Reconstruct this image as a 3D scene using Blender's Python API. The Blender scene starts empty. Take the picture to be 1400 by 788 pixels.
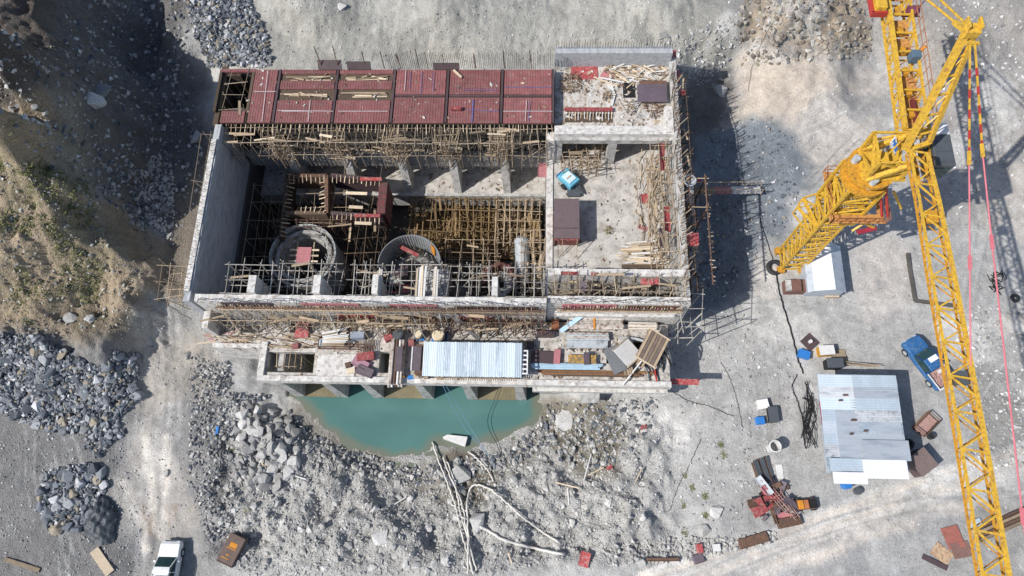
import bpy, bmesh, math, random
import numpy as np
from mathutils import Vector, Matrix, Quaternion
random.seed(7); RNG = np.random.default_rng(7)
D = bpy.data; SC = bpy.context.scene
COL = D.collections.new("site"); SC.collection.children.link(COL)
LK = COL.objects.link
R = random.uniform
# ------------------------------------------------------------------ camera calibration (nadir and building axes measured in the photo)
F_PX = 1000.0; CAM_H = 64.0
_dn = Vector((35, -356, -1000)).normalized()
CZ = -_dn; CY = Vector((70, (35*70+1e6)/356, -1000)).normalized(); CX = CY.cross(CZ)
def W(px, py, z=0.0):
    "world point at height z seen at photo pixel (px, py)"
    r = Vector((px-700, 394-py, -F_PX)); w = Vector((r.dot(CX), r.dot(CY), r.dot(CZ)))
    t = (z-CAM_H)/w.z
    return Vector((w.x*t, w.y*t, z))
# ------------------------------------------------------------------ materials
def _n(nt, t, **k):
    n = nt.nodes.new(t)
    for a, b in k.items(): setattr(n, a, b)
    return n
MATS = {}
def M(name, col, rough=.85, var=.22, scale=1.5, metal=0., bump=.25, rnd=0., stretch=(1,1,1), col2=None, c2lo=.5, c2hi=.7, fine=14., island=0.):
    m = D.materials.new(name); m.use_nodes = True; nt = m.node_tree; L = nt.links.new
    b = nt.nodes['Principled BSDF']; b.inputs['Roughness'].default_value = rough; b.inputs['Metallic'].default_value = metal
    g = _n(nt, 'ShaderNodeNewGeometry'); mp = _n(nt, 'ShaderNodeMapping'); mp.inputs['Scale'].default_value = stretch
    L(g.outputs['Position'], mp.inputs['Vector'])
    n1 = _n(nt, 'ShaderNodeTexNoise'); n1.inputs['Scale'].default_value = scale; n1.inputs['Detail'].default_value = 6; n1.inputs['Roughness'].default_value = .65
    n2 = _n(nt, 'ShaderNodeTexNoise'); n2.inputs['Scale'].default_value = fine; n2.inputs['Detail'].default_value = 3
    L(mp.outputs[0], n1.inputs['Vector']); L(mp.outputs[0], n2.inputs['Vector'])
    ad = _n(nt, 'ShaderNodeMath', operation='ADD'); L(n1.outputs[0], ad.inputs[0]); L(n2.outputs[0], ad.inputs[1])
    mr = _n(nt, 'ShaderNodeMapRange'); mr.inputs['From Min'].default_value = .7; mr.inputs['From Max'].default_value = 1.3
    mr.inputs['To Min'].default_value = 1-var; mr.inputs['To Max'].default_value = 1+var
    L(ad.outputs[0], mr.inputs['Value'])
    fac = mr.outputs[0]
    if rnd or island:
        if island:
            src = g.outputs['Random Per Island']; amp = island
        else:
            oi = _n(nt, 'ShaderNodeObjectInfo'); src = oi.outputs['Random']; amp = rnd
        m2 = _n(nt, 'ShaderNodeMapRange'); m2.inputs['To Min'].default_value = 1-amp; m2.inputs['To Max'].default_value = 1+amp
        L(src, m2.inputs['Value'])
        mu = _n(nt, 'ShaderNodeMath', operation='MULTIPLY'); L(fac, mu.inputs[0]); L(m2.outputs[0], mu.inputs[1]); fac = mu.outputs[0]
    base = _n(nt, 'ShaderNodeRGB'); base.outputs[0].default_value = (*col, 1); cs = base.outputs[0]
    if col2:
        n3 = _n(nt, 'ShaderNodeTexNoise'); n3.inputs['Scale'].default_value = scale*1.7; n3.inputs['Detail'].default_value = 5
        L(mp.outputs[0], n3.inputs['Vector'])
        r3 = _n(nt, 'ShaderNodeMapRange'); r3.inputs['From Min'].default_value = c2lo; r3.inputs['From Max'].default_value = c2hi; L(n3.outputs[0], r3.inputs['Value'])
        mx = _n(nt, 'ShaderNodeMix', data_type='RGBA'); L(r3.outputs[0], mx.inputs[0]); L(cs, mx.inputs[6]); mx.inputs[7].default_value = (*col2, 1); cs = mx.outputs[2]
    vm = _n(nt, 'ShaderNodeVectorMath', operation='SCALE'); L(cs, vm.inputs[0]); L(fac, vm.inputs['Scale'])
    L(vm.outputs[0], b.inputs['Base Color'])
    if bump:
        bp = _n(nt, 'ShaderNodeBump'); bp.inputs['Strength'].default_value = bump; bp.inputs['Distance'].default_value = .05
        L(ad.outputs[0], bp.inputs['Height']); L(bp.outputs[0], b.inputs['Normal'])
    MATS[name] = m
    return m
def glass(name, col):
    m = M(name, col, rough=.08, var=.05, bump=0); return m
concrete = M('concrete', (.44,.43,.41), var=.34, scale=1.3, col2=(.24,.23,.21), c2lo=.46, c2hi=.7)
concrete_w = M('concrete_pale', (.58,.56,.53), var=.28, scale=1.8, col2=(.33,.29,.25), c2lo=.5, c2hi=.7)
concrete_wall = M('concrete_board_marked', (.40,.41,.42), var=.2, scale=2., stretch=(1,.25,1.), col2=(.28,.29,.31), c2lo=.45, c2hi=.7)
concrete_d = M('concrete_damp_shade', (.085,.078,.068), var=.35, scale=.8)  # damp pit concrete; also the shade painted on gallery and rear walls
concrete_floor = M('concrete_floor', (.47,.445,.41), var=.3, scale=.9, col2=(.31,.285,.25), c2lo=.45, c2hi=.68)
deckmat = M('concrete_deck', (.49,.46,.42), var=.36, scale=1.2, col2=(.25,.22,.19), c2lo=.46, c2hi=.66)
timber = M('timber_weathered', (.34,.26,.175), var=.25, rnd=.45)
timber_l = M('timber_fresh', (.58,.47,.34), var=.2, rnd=.3)
timber_d = M('timber_dark', (.10,.068,.045), var=.3, rnd=.4)
ochre = M('formwork_ochre', (.205,.135,.063), var=.4, scale=1.2, rnd=.35)
pole_m = M('scaffold_pole', (.30,.24,.175), var=.2, rnd=.5, bump=0)
pole_g = M('scaffold_pole_grey', (.37,.345,.31), var=.2, rnd=.4, bump=0)
rust = M('rusty_steel', (.115,.068,.048), var=.35, scale=3, col2=(.17,.085,.045), rnd=.3)
rebar_m = M('rebar', (.09,.066,.055), var=.2, rnd=.4, bump=0, rough=.7)
red_f = M('red_film_plywood', (.225,.076,.076), rough=.65, var=.34, scale=1.1, col2=(.25,.13,.12), c2lo=.5, c2hi=.8, rnd=.18)
red_p = M('red_formwork_paint', (.31,.05,.052), rough=.65, var=.35, scale=2.5, col2=(.33,.17,.15), c2lo=.48, c2hi=.66, rnd=.3)
pink_p = M('faded_pink_formwork', (.42,.17,.18), var=.2, scale=2, rnd=.2)
brown_ply = M('brown_film_plywood', (.075,.05,.052), rough=.55, var=.25, scale=1.5, rnd=.15)
purple_ply = M('purple_film_plywood', (.11,.085,.10), rough=.5, var=.25, rnd=.2)
yellow = M('crane_yellow', (.60,.365,.035), rough=.55, var=.24, scale=3, bump=.05, col2=(.36,.18,.045), c2lo=.5, c2hi=.7)
yellow_d = M('crane_yellow_grimy', (.52,.26,.02), rough=.6, var=.25, scale=3, col2=(.25,.11,.03), c2lo=.5, c2hi=.75)
mesh_or = M('crane_orange_grating', (.50,.25,.075), rough=.6, var=.3, scale=3, col2=(.3,.13,.05))
red_s = M('red_steel', (.38,.035,.03), rough=.5, var=.15)
pink_rope = M('red_pendant', (.55,.15,.18), rough=.6, var=.15, bump=0)
dark_steel = M('dark_grey_steel', (.075,.085,.095), rough=.5, var=.2)
white_p = M('white_paint', (.74,.735,.725), rough=.4, var=.12, bump=.03)
offwhite = M('dusty_white', (.62,.61,.59), rough=.7, var=.15)
blue_p = M('blue_paint', (.028,.115,.28), rough=.38, var=.25, bump=.02, col2=(.12,.17,.25), c2lo=.52, c2hi=.75, scale=2.5)
blue_dark = M('blue_paint_dark', (.012,.05,.15), rough=.35, var=.12, bump=.02)
blue_l = M('light_blue_paint', (.11,.37,.50), rough=.5, var=.15)
blue_pl = M('blue_plastic', (.03,.18,.5), rough=.45, var=.15)
tin_b = M('blue_grey_sheet', (.56,.64,.69), rough=.42, var=.08, scale=.8, stretch=(1.2,.2,1), bump=.05, rnd=.1)
tin_b2 = M('blue_grey_sheet_dull', (.40,.47,.53), rough=.45, var=.12, scale=.8, stretch=(1.2,.2,1), bump=.05)
tin_g = M('zinc_sheet', (.42,.46,.51), rough=.4, var=.12, scale=1., stretch=(.25,1.2,1), rnd=.22, col2=(.33,.37,.43), c2lo=.5, c2hi=.66)
tin_w = M('white_sheet', (.72,.72,.73), rough=.45, var=.07)
steel_g = M('grey_steel_pipe', (.40,.43,.45), rough=.45, var=.2, scale=1.5, col2=(.2,.2,.2), c2lo=.55, c2hi=.7)
pipe_l = M('pale_pipe', (.46,.42,.38), rough=.5, var=.3, scale=2, rnd=.35, col2=(.20,.12,.085), c2lo=.48, c2hi=.66)
rubber = M('black_rubber', (.022,.024,.027), rough=.75, var=.25)
black = M('black_void', (.01,.01,.011), rough=.9, var=.2)
cream = M('cream_plastic', (.62,.53,.38), rough=.5, var=.12)
straw = M('straw_brown', (.36,.28,.19), var=.3, rnd=.4)
glass_d = glass('dark_glass', (.02,.05,.055))
blue_line = M('blue_chalk_line', (.13,.13,.32), var=.2, bump=0)
white_line = M('white_chalk_line', (.55,.48,.48), var=.2, bump=0)
orange_p = M('orange_paint', (.55,.22,.02), var=.2)
rope_b = M('blue_rope', (.16,.28,.42), var=.1, bump=0)
hose_w = M('white_hose', (.62,.59,.54), rough=.6, var=.2)
grassm = M('dry_green_grass', (.17,.18,.07), var=.4, island=.5)
leafy = M('weed_green', (.19,.19,.09), var=.4, island=.4)
# ------------------------------------------------------------------ object helpers
def link_mesh(name, verts, faces, mat, parent=None, smooth=False, loc=None):
    me = D.meshes.new(name); me.from_pydata([tuple(v) for v in verts], [], faces); me.update()
    return wrap(name, me, mat, parent, smooth, loc)
def wrap(name, me, mat, parent=None, smooth=False, loc=None):
    if mat: me.materials.append(mat)
    if smooth: me.polygons.foreach_set('use_smooth', [True]*len(me.polygons))
    o = D.objects.new(name, me); LK(o)
    if parent: o.parent = parent
    if loc is not None: o.location = loc
    return o
def tag(o, label=None, cat=None, group=None, kind=None):
    if cat and not kind: kind = 'thing'
    for k, v in (('label', label), ('category', cat), ('group', group), ('kind', kind)):
        if v: o[k] = v
    return o
def thing(name, label, cat, loc=(0,0,0), rz=0., group=None):
    o = D.objects.new(name, None); LK(o); o.location = loc; o.rotation_euler = (0,0,rz); o.empty_display_size = .2
    return tag(o, label, cat, group)
class MB:
    def __init__(s): s.v = []; s.f = []
    def add(s, vs, fs):
        n = len(s.v); s.v += [tuple(v) for v in vs]; s.f += [tuple(i+n for i in f) for f in fs]; return s
    def box(s, x0, x1, y0, y1, z0, z1):
        return s.add([(x0,y0,z0),(x1,y0,z0),(x1,y1,z0),(x0,y1,z0),(x0,y0,z1),(x1,y0,z1),(x1,y1,z1),(x0,y1,z1)],
                     [(0,3,2,1),(4,5,6,7),(0,1,5,4),(1,2,6,5),(2,3,7,6),(3,0,4,7)])
    def hexa(s, b, t):
        return s.add(list(b)+list(t), [(3,2,1,0),(4,5,6,7),(0,1,5,4),(1,2,6,5),(2,3,7,6),(3,0,4,7)])
    def prism(s, poly, z0, z1):
        n = len(poly); a = sum(poly[i][0]*poly[(i+1)%n][1]-poly[(i+1)%n][0]*poly[i][1] for i in range(n))
        if a < 0: poly = poly[::-1]
        return s.add([(p[0],p[1],z0) for p in poly]+[(p[0],p[1],z1) for p in poly],
                     [tuple(range(n-1,-1,-1)), tuple(range(n,2*n))]+[(i,(i+1)%n,n+(i+1)%n,n+i) for i in range(n)])
    def bar(s, p, q, w, h=None, up=Vector((0,0,1))):
        h = h or w; p = Vector(p); q = Vector(q); d = (q-p).normalized()
        sx = d.cross(up)
        if sx.length < 1e-3: sx = d.cross(Vector((1,0,0)))
        sx.normalize(); sz = sx.cross(d); sx *= w/2; sz *= h/2
        return s.hexa([p-sx-sz, p+sx-sz, q+sx-sz, q-sx-sz], [p-sx+sz, p+sx+sz, q+sx+sz, q-sx+sz])
    def cyl(s, p, q, r, n=8, r2=None, caps=True):
        r2 = r if r2 is None else r2
        p = Vector(p); q = Vector(q); d = (q-p).normalized(); a = d.orthogonal().normalized(); b = d.cross(a)
        vs = []
        for c, rr in ((p,r),(q,r2)):
            for i in range(n):
                t = 2*math.pi*i/n; vs.append(c+(a*math.cos(t)+b*math.sin(t))*rr)
        fs = [(i,(i+1)%n,n+(i+1)%n,n+i) for i in range(n)]
        if caps: fs += [tuple(range(n-1,-1,-1)), tuple(range(n,2*n))]
        return s.add(vs, fs)
    def tube(s, pts, r, n=6):
        pts = [Vector(p) for p in pts]; vs = []; fs = []
        prev = None
        for i, p in enumerate(pts):
            d = (pts[min(i+1,len(pts)-1)]-pts[max(i-1,0)]).normalized()
            a = d.orthogonal().normalized() if prev is None else (prev-d*prev.dot(d)).normalized()
            prev = a; b = d.cross(a)
            for k in range(n):
                t = 2*math.pi*k/n; vs.append(p+(a*math.cos(t)+b*math.sin(t))*r)
        for i in range(len(pts)-1):
            for k in range(n): fs.append((i*n+k, i*n+(k+1)%n, (i+1)*n+(k+1)%n, (i+1)*n+k))
        fs += [tuple(range(n-1,-1,-1)), tuple(range((len(pts)-1)*n, len(pts)*n))]
        return s.add(vs, fs)
    def lathe(s, c, prof, n=40, a0=0., a1=2*math.pi):
        full = abs(a1-a0-2*math.pi) < 1e-4; m = n if full else n+1; k = len(prof); vs = []; fs = []
        for i in range(m):
            t = a0+(a1-a0)*i/n
            for r, z in prof: vs.append((c[0]+r*math.cos(t), c[1]+r*math.sin(t), c[2]+z))
        for i in range(n):
            j = (i+1) % m
            for q in range(k-1): fs.append((i*k+q, j*k+q, j*k+q+1, i*k+q+1))
        return s.add(vs, fs)
    def build(s, name, mat, parent=None, smooth=False, bevel=0., loc=None):
        vs = s.v
        if parent is not None and loc is None:
            l = off(parent); vs = [tuple(Vector(v)-l) for v in vs]
        o = link_mesh(name, vs, s.f, mat, parent, smooth, loc)
        if bevel:
            b = o.modifiers.new('edge', 'BEVEL'); b.width = bevel; b.segments = 2; b.limit_method = 'ANGLE'
        return o
def wthing(name, label, cat, loc, group=None):
    "thing whose children are given in world coordinates"
    o = thing(name, label, cat, loc, 0, group); o['_w'] = tuple(loc); return o
def off(parent):
    while parent is not None:
        if parent.get('_w'): return Vector(parent['_w'])
        parent = parent.parent
    return Vector((0,0,0))
_unit = {}
def unit(kind, mat):
    k = (kind, mat.name)
    if k not in _unit:
        b = MB()
        if kind == 'pole': b.cyl((0,0,0),(0,0,1),1,7)
        else: b.box(-.5,.5,-.5,.5,0,1)
        me = D.meshes.new(kind); me.from_pydata(b.v, [], b.f); me.materials.append(mat)
        if kind == 'pole': me.polygons.foreach_set('use_smooth', [len(p.vertices) == 4 for p in me.polygons])
        _unit[k] = me
    return _unit[k]
def stick(name, p, q, r, mat, parent=None, kind='pole', r2=None, roll=0.):
    p = Vector(p); q = Vector(q); d = q-p; l = d.length
    o = D.objects.new(name, unit(kind, mat)); LK(o)
    if parent: o.parent = parent
    o.rotation_mode = 'QUATERNION'; qn = Vector((0,0,1)).rotation_difference(d/l)
    if roll: qn = qn @ Quaternion((0,0,1), roll)
    o.rotation_quaternion = qn; o.location = p-off(parent); o.scale = (r, r2 or r, l)
    return o
def plank(name, p, q, w, h, mat, parent=None):
    "flat board from p to q, wide side level"
    p = Vector(p); q = Vector(q); d = (q-p).normalized(); l = (q-p).length
    sx = d.cross(Vector((0,0,1)))
    if sx.length < 1e-3: sx = Vector((1,0,0))
    sx.normalize(); sz = d.cross(sx)
    m = Matrix((sx, sz, d)).transposed().to_4x4()
    o = D.objects.new(name, unit('board', mat)); LK(o)
    if parent: o.parent = parent
    o.rotation_mode = 'QUATERNION'; o.rotation_quaternion = m.to_quaternion(); o.location = p-off(parent); o.scale = (w, h, l)
    return o
# ------------------------------------------------------------------ terrain
def vnoise(x, y, seed):
    xi = np.floor(x).astype(np.int64); yi = np.floor(y).astype(np.int64); fx = x-xi; fy = y-yi
    fx = fx*fx*(3-2*fx); fy = fy*fy*(3-2*fy)
    def h(a, b):
        n = (a*374761393 + b*668265263 + seed*1442695041) & 0x7fffffff
        n = ((n ^ (n >> 13))*1274126177) & 0x7fffffff
        return ((n ^ (n >> 16)) & 0xffff)/65535.
    return (h(xi,yi)*(1-fx)+h(xi+1,yi)*fx)*(1-fy)+(h(xi,yi+1)*(1-fx)+h(xi+1,yi+1)*fx)*fy
def fbm(x, y, sc, seed, o=5, g=.5):
    s = np.zeros_like(x); a = 1.; t = 0.
    for i in range(o):
        s += a*(vnoise(x*sc+i*17.3, y*sc-i*9.1, seed+i)-.5); t += a; a *= g; sc *= 2.03
    return s/t*2
def sst(a, b, x):
    t = np.clip((x-a)/(b-a), 0, 1); return t*t*(3-2*t)
def sdpoly(x, y, poly):
    "signed distance to a polygon (negative inside)"
    d = np.full(x.shape, 1e9); ins = np.zeros(x.shape, bool); n = len(poly)
    for i in range(n):
        ax, ay = poly[i]; bx, by = poly[(i+1)%n]; ex, ey = bx-ax, by-ay
        t = np.clip(((x-ax)*ex+(y-ay)*ey)/(ex*ex+ey*ey+1e-9), 0, 1)
        d = np.minimum(d, np.hypot(x-ax-t*ex, y-ay-t*ey))
        c = ((ay > y) != (by > y)) & (x < ex*(y-ay)/(ey if abs(ey) > 1e-9 else 1e-9)+ax); ins ^= c
    return np.where(ins, -d, d)
LOW = [(1100,430,0),(1300,600,0),(1000,700,-.6),(1380,780,0),(1000,600,-.7),(900,760,-1.2),(980,430,-.7),(1020,250,-.7),(980,200,-.6),(960,330,-.8),
 (930,480,-.9),(1000,110,.6),(1100,200,0),(1350,250,.4),(1100,70,2.6),(1100,10,6),(1390,100,1.2),(1390,0,3.5),(1200,110,.5),(1250,10,3.5),(1000,30,4.5),
 (600,85,2.6),(600,40,4.2),(600,0,6),(900,50,3.6),(900,0,5.5),(400,60,4),(400,0,6.5),(310,60,4.2),(290,20,6),(250,60,4.2),(240,10,6),
 (270,130,1.5),(270,200,.8),(200,100,1),(240,270,1.5),(180,230,1.5),(235,320,2.4),(255,370,3.5),(180,300,2.8),(215,350,3.0),(230,385,3.4),(215,395,3.3),(120,450,3.2),(225,430,.2),(250,470,-1),
 (60,500,2.),(20,460,3),(100,560,-.6),(20,600,-.5),(60,680,-1.2),(120,740,-1.6),(20,760,-1.5),(220,560,-1.4),(200,660,-2),(230,760,-2.4),(290,600,-2),(330,740,-2),
 (300,500,-1.2),(340,520,-1.8),(370,570,-2.6),(340,640,-2),(450,660,-2.2),(500,740,-1.5),(600,770,-1),(560,660,-2.6),(640,660,-2.8),(700,720,-1.8),(800,620,-2.4),
 (760,570,-3.4),(860,575,-1.1),(880,640,-1.4),(910,540,-.9),(800,550,-1.4),(780,700,-1.8),(620,690,-2.8),(850,720,-1.2)]
HIGH = [(80,60,11),(30,20,15),(40,150,13),(92,205,9.5),(30,300,9.5),(122,262,6.8),(150,330,6.2),(60,400,6.3),(20,440,4.5),(200,385,4.6),(130,430,3.6),(0,200,13),(0,260,11.5),(100,450,3.4),(60,460,3.4),
 (-85,100,23),(-85,50,25),(-80,0,25),(-80,200,13)]
LOWW = np.array([tuple(W(*p)) for p in LOW]); HIGHW = np.array([tuple(W(*p)) for p in HIGH])
def idw(x, y, pts, pw=3.2):
    num = np.zeros_like(x); den = np.zeros_like(x)
    for a, b, c in pts:
        w = 1./((x-a)**2+(y-b)**2+1.5)**(pw/2); num += w*c; den += w
    return num/den
CLIFF = [(-44.5,400)]+[tuple(W(*p).xy) for p in ((85,-60,10),(80,60,11),(72,130,12),(92,205,9.5),(122,262,6.8),(150,330,6.2),(200,385,4.6),(203,420,3.4),(150,470,2.6),(60,475,2.6))]+[(-60,16),(-400,16),(-400,400)]
POOL = [tuple(W(px,py,-3.7).xy) for px,py in [(418,556),(440,585),(470,602),(505,618),(540,628),(575,622),(600,606),(640,612),(680,604),(722,588),(738,566),(735,540),(735,500),(400,500),(402,548)]]
def height(x, y, fine=True):
    wx = x+fbm(x,y,.22,11,4)*1.6; wy = y+fbm(x,y,.22,12,4)*1.6
    lo = idw(wx, wy, LOWW); hi = idw(wx, wy, HIGHW)
    d = -sdpoly(wx, wy, CLIFF)                       # positive on the hill
    wd = 1.6+3.4*sst(20, 40, y)
    s = sst(-wd, .6, d)
    z = lo+(np.maximum(hi,lo)-lo)*s
    px, py = project(x, y, z)
    rub = np.clip(sst(545,600,py)*sst(260,320,px)*sst(960,880,px)*sst(790,745,py), 0, 1)
    hillm = sst(-6,1,d)
    amp = .10+.9*rub+.6*hillm+.35*sst(100,40,py)*sst(1000,1060,px)*sst(1200,1150,px)
    z = z+amp*fbm(x,y,.45,3,5,.55)+.06*fbm(x,y,1.6,5,4,.6)
    ridg = 1-np.abs(fbm(x,y,.33,21,4,.55))*2.2
    z = z+rub*(.62*(ridg-.5)+.30*fbm(x,y,1.4,23,4,.65))
    slope_st = sst(110,60,py)*sst(330,380,px)*sst(1000,930,px)   # gullied slope behind the works
    z = z+slope_st*.15*fbm(x*2.4+fbm(x,y,.2,33,3)*2,y*.35,.6,31,5,.6)
    z = z+.55*hillm*fbm(x*1.2,y*.5,.5,35,4)
    face = np.clip(sst(-wd-1,-wd+.5,d),0,1)
    z = z+face*(.85*(.5-np.abs(fbm(x,y,.35,81,5,.6))*1.6)+.35*fbm(x,y,1.3,82,4,.65))
    crumb = sst(100,40,py)*sst(1000,1060,px)*sst(1200,1150,px)
    z = z+crumb*.5*(.5-np.abs(fbm(x*.8+y*.5,y*.8-x*.5,.6,85,4,.6))*1.8)
    # the two ruts of the haul track
    tr = sst(185,195,px)*sst(250,235,px)*sst(430,470,py)
    z = z-.12*tr*np.maximum(0,fbm(x*2.6,y*.1,.5,41,3))
    dp = sdpoly(x+fbm(x,y,.6,51,4)*.8, y+fbm(x,y,.6,52,4)*.8, POOL)
    sh = sst(0, 4.5, dp)
    z = np.where(dp < 0, -3.75-np.minimum(-dp*.55, 1.6), -3.68+(z+3.68)*sh+.25*fbm(x,y,.9,53,4)*(1-sh)*sst(0,.6,dp))
    # the pit and the space under the works
    z = np.where((x > -29.1)&(x < 11.75)&(y > 18.7)&(y < 42.2), -8., z)
    z = np.where((x > 0.)&(x < 10.6)&(y > 14)&(y <= 18.8), -3., z)
    z = np.where((x > -23.8)&(x <= 0.)&(y > 13.0)&(y <= 18.8), -5.4, z)
    z = np.where((x > -28.2)&(x <= -23.8)&(y > 16.4)&(y <= 18.8), -2., z)
    return z
def project(x, y, z):
    a = x*CX.x+y*CX.y*0+0; 
    vx, vy, vz = x, y, z-CAM_H
    # world -> camera (rows of the camera basis expressed in camera axes)
    cx = CX.x*vx+CY.x*vy+CZ.x*vz; cy = CX.y*vx+CY.y*vy+CZ.y*vz; cz = CX.z*vx+CY.z*vy+CZ.z*vz
    return 700+F_PX*cx/-cz, 394-F_PX*cy/-cz
def axis(a, b, st, far):
    core = np.arange(a, b+st/2, st); k = np.arange(1, 26); ext = st*(1.22**k-1)/.22*2
    lo = a-ext; hi = b+ext; return np.concatenate([lo[::-1], core, hi])
xs = axis(-64, 58, .15, 200); ys = axis(-7, 64, .15, 200)
GX, GY = np.meshgrid(xs, ys); GZ = height(GX, GY)
NX, NY = len(xs), len(ys)
def tz(x, y):
    i = int(np.clip(np.searchsorted(xs, x)-1, 0, NX-2)); j = int(np.clip(np.searchsorted(ys, y)-1, 0, NY-2))
    fx = (x-xs[i])/(xs[i+1]-xs[i]); fy = (y-ys[j])/(ys[j+1]-ys[j])
    return float((GZ[j,i]*(1-fx)+GZ[j,i+1]*fx)*(1-fy)+(GZ[j+1,i]*(1-fx)+GZ[j+1,i+1]*fx)*fy)
def G(px, py, dz=0.):
    "ground point seen at a photo pixel"
    z = 0.
    for _ in range(12):
        p = W(px, py, z); z = .5*z+.5*tz(p.x, p.y)
    p = W(px, py, z); return Vector((p.x, p.y, tz(p.x, p.y)+dz))
PX, PY = project(GX, GY, GZ)
# ground colours, laid down as zones; the left slope's dark ones include painted shade
C = np.zeros(GX.shape+(3,)); C[:] = (.385,.378,.362)
NZ = fbm(GX,GY,.25,61,5); NZ2 = fbm(GX,GY,.9,62,5)
def zone(poly, col, soft=18, warp=22, amt=1.):
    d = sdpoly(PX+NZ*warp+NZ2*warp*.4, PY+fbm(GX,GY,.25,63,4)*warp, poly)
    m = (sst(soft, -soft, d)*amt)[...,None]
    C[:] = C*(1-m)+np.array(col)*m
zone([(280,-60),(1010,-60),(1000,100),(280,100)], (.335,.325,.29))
zone([(-80,-80),(300,-80),(250,60),(290,130),(300,230),(262,340),(215,300),(120,250),(60,150),(-80,170)], (.135,.127,.12), 25)  # dark gravel, darkened further to paint in the hill's shade
zone([(-80,-80),(75,-80),(60,110),(-80,180)], (.10,.085,.072), 20)  # near-black brown, repeating the corner's hill shadow in colour
zone([(-80,170),(60,120),(95,210),(125,265),(160,340),(205,390),(200,440),(150,470),(-80,470)], (.33,.262,.18), 16)
zone([(125,265),(160,262),(230,330),(262,360),(262,400),(200,400),(150,330)], (.30,.245,.18), 10)
zone([(70,120),(110,120),(120,255),(60,230)], (.24,.225,.19), 12)
zone([(90,430),(190,430),(200,480),(120,490)], (.17,.135,.095), 14)
zone([(-80,460),(190,460),(190,840),(-80,840)], (.19,.186,.18), 20)
zone([(185,420),(262,410),(300,480),(300,840),(190,840),(165,640)], (.255,.248,.237), 18)
zone([(190,590),(238,590),(255,700),(250,735),(190,735),(165,660)], (.42,.39,.35), 12, 26, .7)
zone([(186,690),(205,690),(215,735),(200,735)], (.28,.215,.165), 5, 6, .9)
zone([(222,690),(240,690),(236,718),(222,725)], (.28,.215,.165), 5, 6, .9)
zone([(262,500),(330,520),(300,640),(330,720),(290,690),(265,600)], (.17,.165,.16), 12)
zone([(330,560),(420,560),(560,630),(700,600),(860,640),(880,740),(700,800),(330,800)], (.405,.395,.37), 25)
zone([(735,545),(830,545),(860,600),(850,650),(790,640),(735,600)], (.17,.152,.115), 12)
zone([(395,545),(430,580),(560,640),(690,615),(740,590),(720,640),(600,700),(450,620),(390,590)], (.24,.22,.18), 10, 16, .75)
zone([(605,615),(640,610),(680,640),(670,690),(620,700),(600,660)], (.17,.15,.115), 10)
zone([(850,550),(960,545),(940,610),(870,600)], (.52,.505,.48), 15)
zone([(955,180),(1040,165),(1095,190),(1100,240),(1090,300),(1035,400),(960,440)], (.185,.205,.225), 16, 30, .9)
zone([(940,100),(1000,100),(1010,200),(940,250)], (.14,.133,.12), 14)
zone([(1015,-60),(1190,-60),(1190,70),(1100,80),(1010,70)], (.36,.29,.215), 16)
zone([(1005,90),(1130,80),(1200,110),(1190,200),(1130,260),(1090,190),(1010,180)], (.53,.465,.40), 18, 30, .9)
zone([(1040,130),(1180,120),(1200,200),(1100,230)], (.41,.385,.36), 20, 30, .8)
zone([(1190,-60),(1460,-60),(1460,250),(1300,330),(1240,140)], (.34,.318,.295), 20)
zone([(1180,330),(1245,330),(1250,420),(1180,440)], (.50,.455,.41), 16, 20, .7)
zone([(1330,240),(1460,220),(1460,330),(1350,320)], (.50,.455,.40), 14, 20, .7)
zone([(1300,500),(1460,480),(1460,620),(1340,640)], (.29,.28,.26), 18)
zone([(860,800),(1000,740),(1160,680),(1460,620),(1460,740),(1200,800)], (.37,.365,.355), 20)
for k in (0, 34):
    zone([(880,795+k),(1010,755+k),(1160,700+k),(1300,652+k),(1420,620+k),(1420,632+k),(1300,666+k),(1160,718+k),(1010,772+k)], (.62,.555,.485), 9, 14, .95)
zone([(1350,640),(1460,640),(1460,830),(1240,830)], (.33,.32,.30), 16)
zone([(1030,325),(1060,325),(1060,408),(1030,408)], (.50,.475,.44), 3, 3)
# wheel tracks and spilt dust on the yard
def track(pts, w, col, amt, pair=0., warp=5):
    pts = [np.array(p, float) for p in pts]; sm = []
    for i in range(len(pts)-1):
        q0, q1, q2, q3 = pts[max(i-1,0)], pts[i], pts[i+1], pts[min(i+2,len(pts)-1)]
        for t in np.linspace(0,1,7)[:-1]: sm.append(.5*((2*q1)+(q2-q0)*t+(2*q0-5*q1+4*q2-q3)*t*t+(3*q1-q0-3*q2+q3)*t**3))
    sm.append(pts[-1]); dm = np.full(PX.shape, 1e9); X_, Y_ = PX+NZ2*warp*.5, PY+NZ*warp*.5
    x0, x1 = min(p[0] for p in sm)-40, max(p[0] for p in sm)+40; y0, y1 = min(p[1] for p in sm)-40, max(p[1] for p in sm)+40
    box = (X_ > x0)&(X_ < x1)&(Y_ > y0)&(Y_ < y1); xx, yy = X_[box], Y_[box]; dd = np.full(xx.shape, 1e9)
    for i in range(len(sm)-1):
        for sg in ((-pair,pair) if pair else (0,)):
            n = np.array([-(sm[i+1]-sm[i])[1],(sm[i+1]-sm[i])[0]]); n = n/(np.hypot(*n)+1e-9)*sg
            a, b_ = sm[i]+n, sm[i+1]+n; e = b_-a; t = np.clip(((xx-a[0])*e[0]+(yy-a[1])*e[1])/(e@e+1e-9),0,1)
            dd = np.minimum(dd, np.hypot(xx-a[0]-t*e[0], yy-a[1]-t*e[1]))
    m = np.zeros(PX.shape); m[box] = sst(w, w*.35, dd)*amt*np.clip(.75+.8*fbm(GX,GY,1.2,91,3)[box],0,1)
    C[:] = C*(1-m[...,None])+np.array(col)*m[...,None]
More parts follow.
